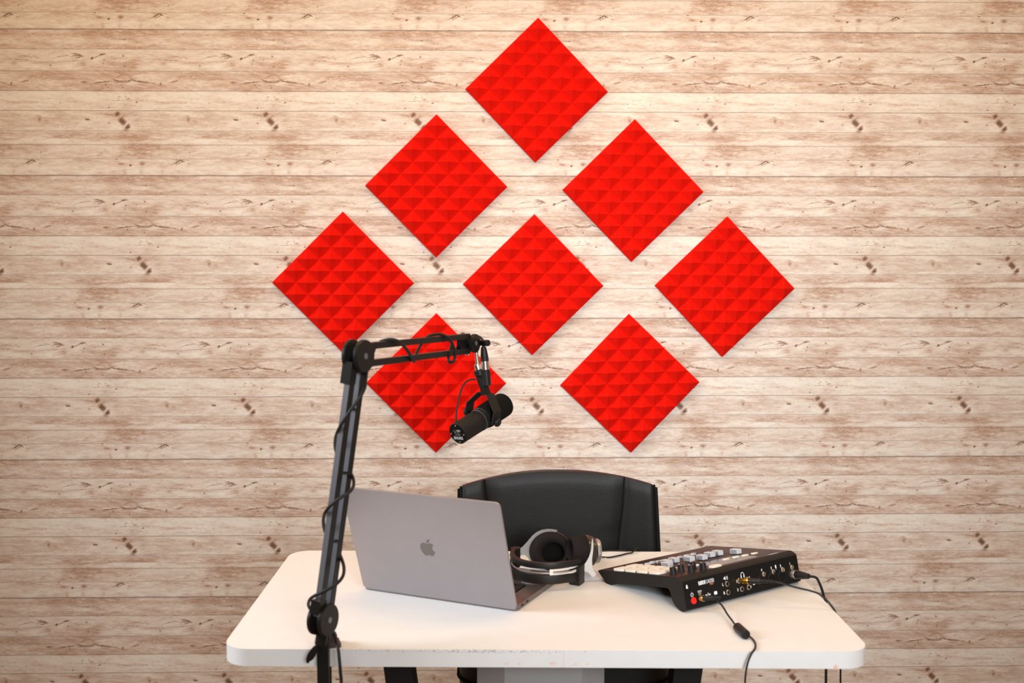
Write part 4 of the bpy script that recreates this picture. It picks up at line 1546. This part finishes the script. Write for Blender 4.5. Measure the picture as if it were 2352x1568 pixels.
# ------------------------------------------------------------------ boom arm
def boom_arm():
    base = onz(733, 1492)
    root = empty('boom_arm', (base.x, base.y, TZ))
    tag(root, 'black microphone boom arm clamped to the desk front edge at left', 'microphone arm')
    YJ = 1.800
    J0 = at(741, 1421, YJ)                 # lower joint centre
    J1 = at(822, 817, YJ)                  # elbow centre
    J2 = at(1081, 788, 2.18)               # end joint centre
    dh = V((J2.x - J1.x, J2.y - J1.y, 0)).normalized()      # horizontal heading of the boom
    ax = V((dh.y, -dh.x, 0))                                 # pivot axis, towards right/front

    def bar(p, q, wa, wb, off, name, m, mtl):
        """rectangular bar p->q; wa along the pivot axis, wb in the arm plane; off = shift in the arm plane"""
        b = MB()
        t = (q - p).normalized()
        inn = ax.cross(t).normalized()
        p2, q2 = p + inn * off, q + inn * off
        b.sweep([p2, q2], [(-wb / 2, -wa / 2), (wb / 2, -wa / 2), (wb / 2, wa / 2), (-wb / 2, wa / 2)], ax)
        o = b.build(name, mtl, root)
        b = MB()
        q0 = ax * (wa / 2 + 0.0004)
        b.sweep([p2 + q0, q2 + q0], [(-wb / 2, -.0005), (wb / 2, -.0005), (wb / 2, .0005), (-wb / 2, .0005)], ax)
        b.build('side_shade_strip', M['arm'], o)  # thin dark plate that paints shade onto the bar's side face
        return o

    # lower arm: two parallel bars
    t01 = (J1 - J0).normalized()
    for off in (0.0150, -0.0150):
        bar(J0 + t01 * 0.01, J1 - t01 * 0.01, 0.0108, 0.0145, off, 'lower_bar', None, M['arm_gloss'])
    # spring clips inside the lower arm
    inn = ax.cross(t01).normalized()
    for k in (0.30, 0.56, 0.80):
        p = J0.lerp(J1, k)
        b = MB()
        b.sweep([p - inn * 0.012, p + inn * 0.012], [(-.002, -.0045), (.002, -.0045), (.002, .0045), (-.002, .0045)], ax)
        b.build('spacer', M['arm'], root)
    # boom: two parallel bars
    t12 = (J2 - J1).normalized()
    upv = ax.cross(t12).normalized()
    if upv.z < 0:
        upv = -upv
    for off, nm in ((0.0150, 'boom_bar'), (-0.0150, 'boom_bar')):
        b = MB()
        p2, q2 = J1 + V((0, 0, off)) + t12 * 0.012, J2 + V((0, 0, off)) - t12 * 0.012
        b.sweep([p2, q2], [(-.0055, -.0055), (.0055, -.0055), (.0055, .0055), (-.0055, .0055)], upv)
        b.build(nm, M['arm'], root)
    b = MB()
    p = J2 - t12 * 0.040
    b.sweep([p + V((0, 0, -0.012)), p + V((0, 0, 0.012))], [(-.014, -.004), (.014, -.004), (.014, .004), (-.014, .004)], ax)
    b.build('end_spacer', M['plate'], root)

    def joint(p, r, w, name, flat=0.0):
        m = frame(p + ax * (-w / 2), ax, (0, 0, 1))
        b = MB()
        b.lathe([(0, 0), (r * .9, 0), (r, .0015), (r, .006), (r * .96, .0065), (r * .96, .0075), (r * .6, .0085), (0, .0085)], m, 40)
        m2 = frame(p + ax * (w / 2 - 0.0085), ax, (0, 0, 1))
        b.lathe([(0, 0), (r * .96, .0), (r * .96, .001), (r, .0015), (r, .006), (r * .97, .0085), (0, .0085)], m2, 40)
        b.lathe([(0, 0), (r * .55, 0), (r * .55, w - .01), (0, w - .01)], frame(p + ax * (-w / 2 + .005), ax), 28)
        j = b.build(name, M['arm'], root, sharp=30)
        b = MB()
        m3 = frame(p + ax * (w / 2), ax, (0, 0, 1))
        b.lathe([(0.0022, -.0004), (0.0022, .001), (0.0048, .001), (0.0052, .0), (0.0052, -.0004)], m3, 20)
        b.lathe([(0, -.0003), (.0023, -.0003), (.0023, .0003), (0, .0003)], m3, 12)
        b.build('pivot_bolt', M['arm_gloss'], j)
        return j

    joint(J1, 0.0280, 0.032, 'elbow_joint')
    joint(J0, 0.0280, 0.030, 'lower_joint')
    j2 = joint(J2, 0.0195, 0.026, 'end_joint')
    # grip bracket at the elbow hugging the lower bars
    b = MB()
    pe = J1 - t01 * 0.030
    b.sweep([pe - t01 * 0.018, pe + t01 * 0.02], [(-.0245, -.0125), (-.006, -.0125), (-.006, .0065), (-.0245, .0065)], ax)
    b.build('elbow_bracket', M['arm'], root)
    b = MB()
    pe = J0 + t01 * 0.030
    b.sweep([pe - t01 * 0.018, pe + t01 * 0.006], [(-.024, -.0125), (-.004, -.0125), (-.004, .0065), (-.024, .0065)], ax)
    b.build('lower_bracket', M['arm'], root)
    # nose and tilt knob of the end joint
    b = MB()
    n0 = J2 + t12 * 0.014
    n1 = J2 + dh * 0.034 + V((0, 0, -0.004))
    b.sweep([J2 + V((0, 0, .004)), n0 + V((0, 0, .003)), n1], [[(-.009, -.012), (.009, -.012), (.009, .012), (-.009, .012)], [(-.009, -.011), (.009, -.011), (.009, .010), (-.009, .010)], [(-.006, -.008), (.006, -.008), (.006, .003), (-.006, .003)]], V((0, 0, 1)))
    b.build('end_nose', M['arm'], root)
    b = MB()
    kq = at(1106, 787, 2.195)
    b.rod(kq, at(1121, 787.5, 2.165), 0.0066, 0.0066, n=20, bev=.0015)
    b.build('tilt_knob', M['arm'], root)
    for (x, y) in ((1063, 766.5), (1073, 812.5)):
        b = MB()
        p = at(x, y, 2.17)
        b.rod(p - V((0, 0, .003)), p + V((0, 0, .003)), 0.0042, n=8)
        b.build('hex_nut', M['chrome'], root)
    # threaded post that carries the microphone
    b = MB()
    b.rod(at(1094, 806, 2.195), at(1097.5, 846, 2.195), 0.0038, n=16)
    b.build('mounting_rod', M['chrome'], root)
    # post and clamp on the desk edge: the edge runs along DA
    ex, ey = V((math.cos(DA), math.sin(DA), 0)), V((-math.sin(DA), math.cos(DA), 0))
    E0 = DC + ex * ((base.x - DC.x) / math.cos(DA))
    E0 = V((E0.x, E0.y, 0))
    cm = Matrix.Translation((E0.x, E0.y, 0)) @ Matrix.Rotation(DA, 4, 'Z')
    # swivel post from joint down
    b = MB()
    pj = cm.inverted() @ J0
    b.rod(J0 - V((0, 0, 0.020)), V((J0.x - .004, J0.y, TZ + 0.022)), 0.0105, 0.0105, n=20)
    b.build('swivel_post', M['arm'], root)
    b = MB()
    lx = pj.x - 0.004
    b.box((lx, -0.010, TZ - 0.020), (0.020, 0.016, 0.110), cm, 0.002)
    b.box((lx + 0.001, 0.006, TZ + 0.0265), (0.022, 0.040, 0.011), cm, 0.002)
    b.box((lx, -0.012, TZ - 0.110), (0.018, 0.012, 0.10), cm, 0.002)
    b.box((lx + 0.004, 0.012, TZ - 0.088), (0.020, 0.055, 0.012), cm, 0.002)
    cl = b.build('clamp_frame', M['arm'], root)
    b = MB()
    m = cm @ Matrix.Translation((lx + 0.006, 0.016, TZ)) @ Matrix.Rotation(math.radians(18), 4, 'Z')
    b.box((0.004, 0.004, 0.0035), (0.030, 0.034, 0.007), m, 0.001)
    b.box((0.004, 0.004, 0.0140), (0.018, 0.020, 0.014), m, 0.001)
    b.build('clamp_jaw', M['pink_pad'], root)
    b = MB()
    m = cm @ Matrix.Translation((lx, 0.012, TZ - 0.084))
    b.rod(cm @ V((lx + .004, 0.020, TZ - 0.12)), cm @ V((lx + .004, 0.020, TZ - DTH - 0.004)), 0.0045, n=14)
    b.rod(cm @ V((lx + .004, 0.020, TZ - DTH - 0.005)), cm @ V((lx + .004, 0.020, TZ - DTH)), 0.012, n=20)
    b.rod(cm @ V((lx - .016, 0.020, TZ - 0.116)), cm @ V((lx + .030, 0.020, TZ - 0.116)), 0.003, n=10)
    b.build('clamp_screw', M['arm'], root)
    # wing of the thumb screw
    b = MB()
    wp = [(703.5, 1521), (703, 1512), (706, 1503), (712, 1494.5), (720, 1486), (727, 1481.5), (731, 1484), (729, 1494), (725, 1505), (719, 1514), (711, 1519), (708, 1524)]
    bm = bmesh.new()
    Yk = E0.y - 0.024
    f = [bm.verts.new(at(x, y, Yk)) for x, y in wp]
    k_ = [bm.verts.new(at(x, y, Yk) + V((0, 0.009, 0))) for x, y in wp]
    bm.faces.new(f)
    bm.faces.new(k_[::-1])
    for i in range(len(wp)):
        bm.faces.new((f[i], f[(i + 1) % len(wp)], k_[(i + 1) % len(wp)], k_[i]))
    es = [e for e in bm.edges if abs(e.calc_face_angle(0)) > 0.9]
    bmesh.ops.bevel(bm, geom=es, offset=0.002, segments=2, profile=0.5, affect='EDGES', clamp_overlap=True)
    b.merge(bm)
    b.build('thumb_screw', M['arm'], root)
    return J0, J1, J2, ax


J0, J1, J2, AX = boom_arm()


# ------------------------------------------------------------------ microphone
def microphone():
    s = 1.0
    rc = at(1050.4, 996.2, 2.145)                      # centre of the rear cap
    d = (RT * (0.709 * 0.867) + UP * (0.709 * 0.498) + FW * 0.705).normalized()
    L = 0.157
    root = empty('microphone', rc + d * (L * .5) - V((0, 0, 0.04)))
    tag(root, 'black cylindrical broadcast microphone hanging from the end of the boom arm', 'microphone')
    m = frame(rc, d, V((0, 0, 1)))
    # x axis of m is 'up' in the plane of the cap
    R0, R1 = 0.0228, 0.0262
    b = MB()
    b.lathe([(0, 0.0005), (R0 - .001, 0.0005), (R0, 0.0015), (R0 + .0002, 0.066), (R0 - .001, 0.0668), (R0 - .001, 0.0685), (R0 + .0005, 0.0692), (R0 + .0008, 0.088), (0, 0.088)], m, 56)
    body = b.build('body', M['mic'], root, sharp=30)
    b = MB()
    b.lathe([(0, 0), (R0 - .0016, 0), (R0 - .0016, 0.0006), (0, 0.0006)], m, 48)
    cap = b.build('rear_plate', M['plate'], root)
    b = MB()
    b.lathe([(R0 + .0004, 0.0670), (R0 + .0009, 0.0674), (R0 + .0009, 0.0683), (R0 + .0004, 0.0687), (R0 - .002, 0.0687), (R0 - .002, .067)], m, 56)
    b.build('trim_ring', M['ring'], root)
    b = MB()
    pr = [(R0 + .0006, 0.080), (R1 - .0006, 0.0865), (R1, 0.090), (R1, 0.148)]
    for k in range(7):
        a_ = math.radians(90 * k / 6)
        pr.append((R1 - 0.007 + 0.007 * math.cos(a_), 0.148 + 0.009 * math.sin(a_)))
    pr.append((0, 0.157))
    pr = [(0, 0.080)] + pr
    b.lathe(pr, m, 56)
    ws = b.build('windscreen', M['foam_black'], root, sharp=60)
    # writing and switches on the rear plate (seen from behind; up = m.x)
    vx = m.to_3x3() @ V((1, 0, 0))
    yy = m.to_3x3() @ V((0, 1, 0))
    out = -(m.to_3x3() @ V((0, 0, 1)))
    right = vx.cross(out)
    tm = Matrix((right, vx, out)).transposed().to_4x4()
    tm.translation = rc
    tm = tm @ Matrix.Rotation(math.radians(4), 4, 'Z')
    b = MB()
    add_text(b, 'SHURE', 0.0084, tm @ Matrix.Translation((0, -0.0095, 0.0002)), 0.0002, 0.00035)
    b.build('lettering', M['grey_ink'], cap)
    b = MB()
    add_text(b, 'SM7B', 0.0042, tm @ Matrix.Translation((0.0055, 0.0068, 0.0002)), 0.0002, 0.0002)
    b.build('lettering', M['grey_ink'], cap)
    b = MB()
    b.box((-.0055, 0.0068, 0.0001), (0.0095, 0.0008, 0.0003), tm)
    b.box((-.0060, 0.0055, 0.0001), (0.0075, 0.0006, 0.0003), tm)
    b.box((0.0060, 0.0040, 0.0001), (0.0075, 0.0010, 0.0003), tm)
    for x0 in (-.0048, 0.003):
        b.box((x0, -.0020, 0.0001), (0.0042, 0.0022, 0.0003), tm)
    b.build('printed_marks', M['dim_ink'], cap)
    b = MB()
    for (x0, y0, w) in ((-.0052, .0030, .0018), (-.0025, .0022, .001), (.0022, .0018, .0018), (-.0015, -.0018, .001), (.0028, -.0018, .0012), (.0065, -.0016, .0018)):
        b.box((x0, y0, 0.0003), (w, w * .8, 0.0006), tm)
    b.build('response_switch', M['grey_ink'], cap)
    for a_ in (88, 180, -4, -88):
        q = tm @ V((0.0178 * math.cos(math.radians(a_)), 0.0178 * math.sin(math.radians(a_)), 0))
        b = MB()
        b.lathe([(0, 0), (0.0017, 0), (0.0014, 0.0008), (0, 0.001)], frame(q, out), 14)
        b.build('screw', M['chrome'], cap)
    # maker's band on the body top
    bandm = m
    b = MB()
    for k in range(9):
        a_ = math.radians(-30 + 4.2 * k)
        p = m @ V(((R0 + .0012) * math.cos(a_), (R0 + .0012) * math.sin(a_), 0.0755))
        nn = (p - (m @ V((0, 0, 0.0755)))).normalized()
        b.box((0, 0, 0), (0.0011, 0.0040, 0.0004), frame(p, nn, yy))
    for a_, w in ((18, .003), (30, .0018), (42, .0018)):
        a_ = math.radians(a_)
        p = m @ V(((R0 + .0012) * math.cos(a_), (R0 + .0012) * math.sin(a_), 0.0755))
        nn = (p - (m @ V((0, 0, 0.0755)))).normalized()
        b.box((0, 0, 0), (w, 0.0022, 0.0004), frame(p, nn, yy))
    b.build('band_lettering', M['dim_ink'], body)
    # yoke
    hc = rc + d * 0.0795 + UP * 0.003
    h = V((0.064, -0.048, -0.016)).normalized()
    h = (h - d * h.dot(d)).normalized()
    upv = d.cross(h) if d.cross(h).z > 0 else h.cross(d)
    # yoke 'up' is nearly vertical; remove the hinge component
    yu = (V((0, 0, 1)) - h * h.z).normalized()
    pw = yu.cross(h).normalized()                 # plate width direction
    hw = 0.0365
    path = [(-hw, -0.006), (-hw, 0.022), (-hw + .004, 0.026), (-.0135, 0.0495), (-.010, 0.0515), (.010, 0.0515), (.0135, 0.0495), (hw - .004, 0.026), (hw, 0.022), (hw, -0.006)]
    pts = [hc + h * a_ + yu * q for a_, q in path]
    b = MB()
    b.sweep(pts, [(-.0012, -.0125), (.0012, -.0125), (.0012, .0125), (-.0012, .0125)], pw)
    yk = b.build('yoke', M['mic'], root, sharp=25)
    for sg in (-1, 1):
        b = MB()
        q = hc + h * (sg * (R0 - .002))
        b.rod(q, hc + h * (sg * hw), 0.0035, n=16)
        b.build('pivot_washer', M['plate'], yk)
        b = MB()
        q = hc + h * (sg * (hw + .001))
        mm = frame(q, h * sg)
        b.lathe([(0, 0), (.0080, 0), (.0086, .001), (.0086, .0065), (.0076, .0080), (0, .0080)], mm, 24)
        for k in range(12):
            a_ = 2 * PI * k / 12
            b.box((.0084 * math.cos(a_), .0084 * math.sin(a_), .0037), (.0018, .0018, .005), mm)
        b.build('yoke_knob', M['plastic'], yk, sharp=30)
    # stem between yoke and boom
    top = at(1098, 846, 2.195)
    ysp = hc + yu * 0.0515
    b = MB()
    st = (top - ysp).normalized()
    e = ysp + st * ((top - ysp).length - 0.012)
    b.sweep([ysp - st * .003, e], [(-.0068, -.0068), (.0068, -.0068), (.0068, .0068), (-.0068, .0068)], h)
    stem = b.build('stem', M['mic'], root)
    b = MB()
    b.rod(e - st * 0.004, e + st * 0.010, 0.0112, n=24, bev=.002)
    b.build('lock_ring', M['plastic'], root)
    b = MB()
    for k in range(4):
        q = e + st * (0.0095 + k * 0.0028)
        b.rod(q, q + st * 0.0022, 0.0068 - (k % 2) * .0006, n=20)
    b.rod(e + st * .009, e + st * .021, 0.0056, n=20)
    b.build('thread_insert', M['chrome'], root)
    # male XLR holder on the side of the stem
    b = MB()
    xt, xb = at(1115, 849, 2.185), at(1118.5, 885, 2.185)
    b.rod(xb, xt, 0.0090, 0.0094, n=24, bev=.001)
    b.sweep([at(1110, 868, 2.19), at(1101, 868, 2.195)], [(-.004, -.006), (.004, -.006), (.004, .006), (-.004, .006)], (0, 0, 1))
    b.build('output_connector', M['plastic'], root)
    # short captive cord from the body to the connector
    b = MB()
    pts = [m @ V((R0 - .002, 0, .012)), at(1047.5, 962, 2.158), at(1048.5, 945, 2.163), at(1053, 918, 2.17), at(1060, 893, 2.178), at(1068, 879, 2.183), at(1079, 872, 2.188), at(1093, 870.5, 2.192)]
    pts[0] = at(1046.8, 969, 2.153)
    b.tube(spline(pts, 8), 0.0018, 10)
    b.build('captive_cord', M['rubber'], root)


microphone()


# ------------------------------------------------------------------ microphone lead wound round the boom arm
def mic_lead():
    root = empty('microphone_cable', at(741, 1421, 1.80) - V((0.02, 0.02, 0.0)))
    tag(root, 'black cable spiralled around the boom arm from the microphone to below the desk edge', 'cable')
    b = MB()
    xt = at(1114.7, 848, 2.185)
    b.rod(at(1113.5, 829, 2.185), xt, 0.0084, 0.0086, n=24)
    for k in range(3):
        q = at(1113.6 + k * .3, 832 + k * 4, 2.185)
        b.rod(q, q + V((0, 0, -.0016)), 0.0090, n=24)
    b.build('plug_shell', M['chrome'], root)
    b = MB()
    b.rod(at(1113.4, 829, 2.185), at(1112.5, 817, 2.185), 0.0084, 0.0080, n=24)
    b.rod(at(1112.5, 817, 2.185), at(1110.5, 796, 2.185), 0.0080, 0.0052, n=24)
    b.build('plug_boot', M['rubber'], root)
    # points: (px, py, offset along view from the arm plane)  arm depth interpolated
    def boomY(x):
        t = (x - 822) / (1081 - 822)
        z0, z1 = 1 / J1.y, 1 / J2.y
        return 1 / (z0 + (z1 - z0) * t)
    P = [at(1110.5, 797, 2.185), at(1109, 783, 2.20), at(1103, 775, 2.215), at(1090, 771, 2.225), at(1072, 776, 2.215)]
    for (x, y, o) in ((1058, 790, .028), (1045, 803, .028), (1036, 796, .026), (1037, 792, .02), (1031, 815, -.002), (1030, 826, -.010), (1034, 832, -.014), (1041, 830, -.020), (1045, 818, -.026), (1043, 800, -.028), (1036, 784, -.026),
                      (1024, 772, -.018), (1010, 767.5, -.004), (995, 768.5, .010), (982, 773, .022), (970, 786, .028), (962, 799, .028), (956, 812, .020), (953, 824, .008), (951.5, 830, -.006), (949, 828, -.014), (944, 818, -.022),
                      (936, 805, -.026), (924, 791, -.026), (911, 782, -.020), (897, 779, -.006), (884, 781, .008), (872, 786, .022), (862, 796, .032), (855, 815, .036)):
        P.append(at(x, y, boomY(x) + o))
    for (x, y, o) in ((848, 838, .034), (843, 852, .022), (841, 866, .004), (840, 880, -.008), (837, 892, -.016), (829, 908, -.026), (818, 924, -.030), (804, 944, -.032), (790, 965, -.030), (780, 982, -.024), (773, 997, -.012),
                      (770, 1012, .004), (770, 1026, .018), (774, 1042, .030), (784, 1060, .040), (797, 1076, .040), (805, 1086, .030), (811, 1098, .012), (812.5, 1110, -.004), (810, 1120, -.016), (802, 1130, -.026), (788, 1139, -.030),
                      (772, 1150, -.032), (758, 1162, -.030), (748, 1175, -.022), (743.5, 1188, -.008), (743, 1202, .006), (746, 1218, .022), (754, 1236, .034), (768, 1254, .038), (780, 1272, .028), (787, 1290, .012), (790, 1304, .000),
                      (789, 1318, -.012), (783, 1330, -.022), (772, 1341, -.030), (757, 1351, -.032), (741, 1359, -.032), (726, 1366, -.028), (714, 1374, -.016), (709, 1383, -.004), (709, 1391, .008), (714, 1400, .022), (724, 1412, .036),
                      (740, 1424, .042), (755, 1436, .040), (762, 1446, .030), (768, 1458, .014), (773, 1475, -.004), (777, 1492, -.016), (780, 1520, -.022), (782, 1545, -.024), (784, 1575, -.024), (785, 1700, -.02)):
        P.append(at(x, y, 1.800 + o))
    b = MB()
    b.tube(spline(P, 6), 0.0029, 12)
    b.build('cord', M['rubber'], root)


mic_lead()


# ------------------------------------------------------------------ light
def area(name, loc, target, sx, sy, power, color, spread=180):
    l = bpy.data.lights.new(name, 'AREA')
    l.shape = 'RECTANGLE'
    l.size, l.size_y = sx, sy
    l.energy = power
    l.color = color
    l.spread = math.radians(spread)
    o = bpy.data.objects.new(name, l)
    col.objects.link(o)
    o.location = loc
    o.rotation_euler = (V(target) - V(loc)).to_track_quat('-Z', 'Y').to_euler()
    return o


area('ceiling_light', (0.0, 2.25, 2.66), (0.0, 2.75, 0.0), 3.6, 0.25, 29, (1.0, 0.69, 0.36))
area('ceiling_panel_light', (0.3, 0.5, 2.66), (0.2, 0.9, 0.0), 2.4, 1.2, 28, (1.0, 0.90, 0.80))
area('added_front_fill', (0.7, -0.6, 1.75), (0.45, 3.17, 1.25), 0.8, 0.8, 13, (0.88, 0.95, 1.0), 60)  # added fill with no known source, brightens the wall centre like a vignette
area('window_light', (-2.7, 1.5, 2.2), (0.0, 1.8, 0.75), 1.3, 1.1, 29, (0.86, 0.93, 1.0), 95)
w = bpy.data.worlds.new('world')
sc.world = w
w.use_nodes = True
bg = w.node_tree.nodes['Background']
bg.inputs['Color'].default_value = (1.0, 0.87, 0.74, 1)
bg.inputs['Strength'].default_value = 0.3

vs = sc.view_settings
vs.view_transform = 'Standard'
vs.look = 'None'
vs.gamma = 1.0
vs.use_curve_mapping = False
vs.exposure = -0.08
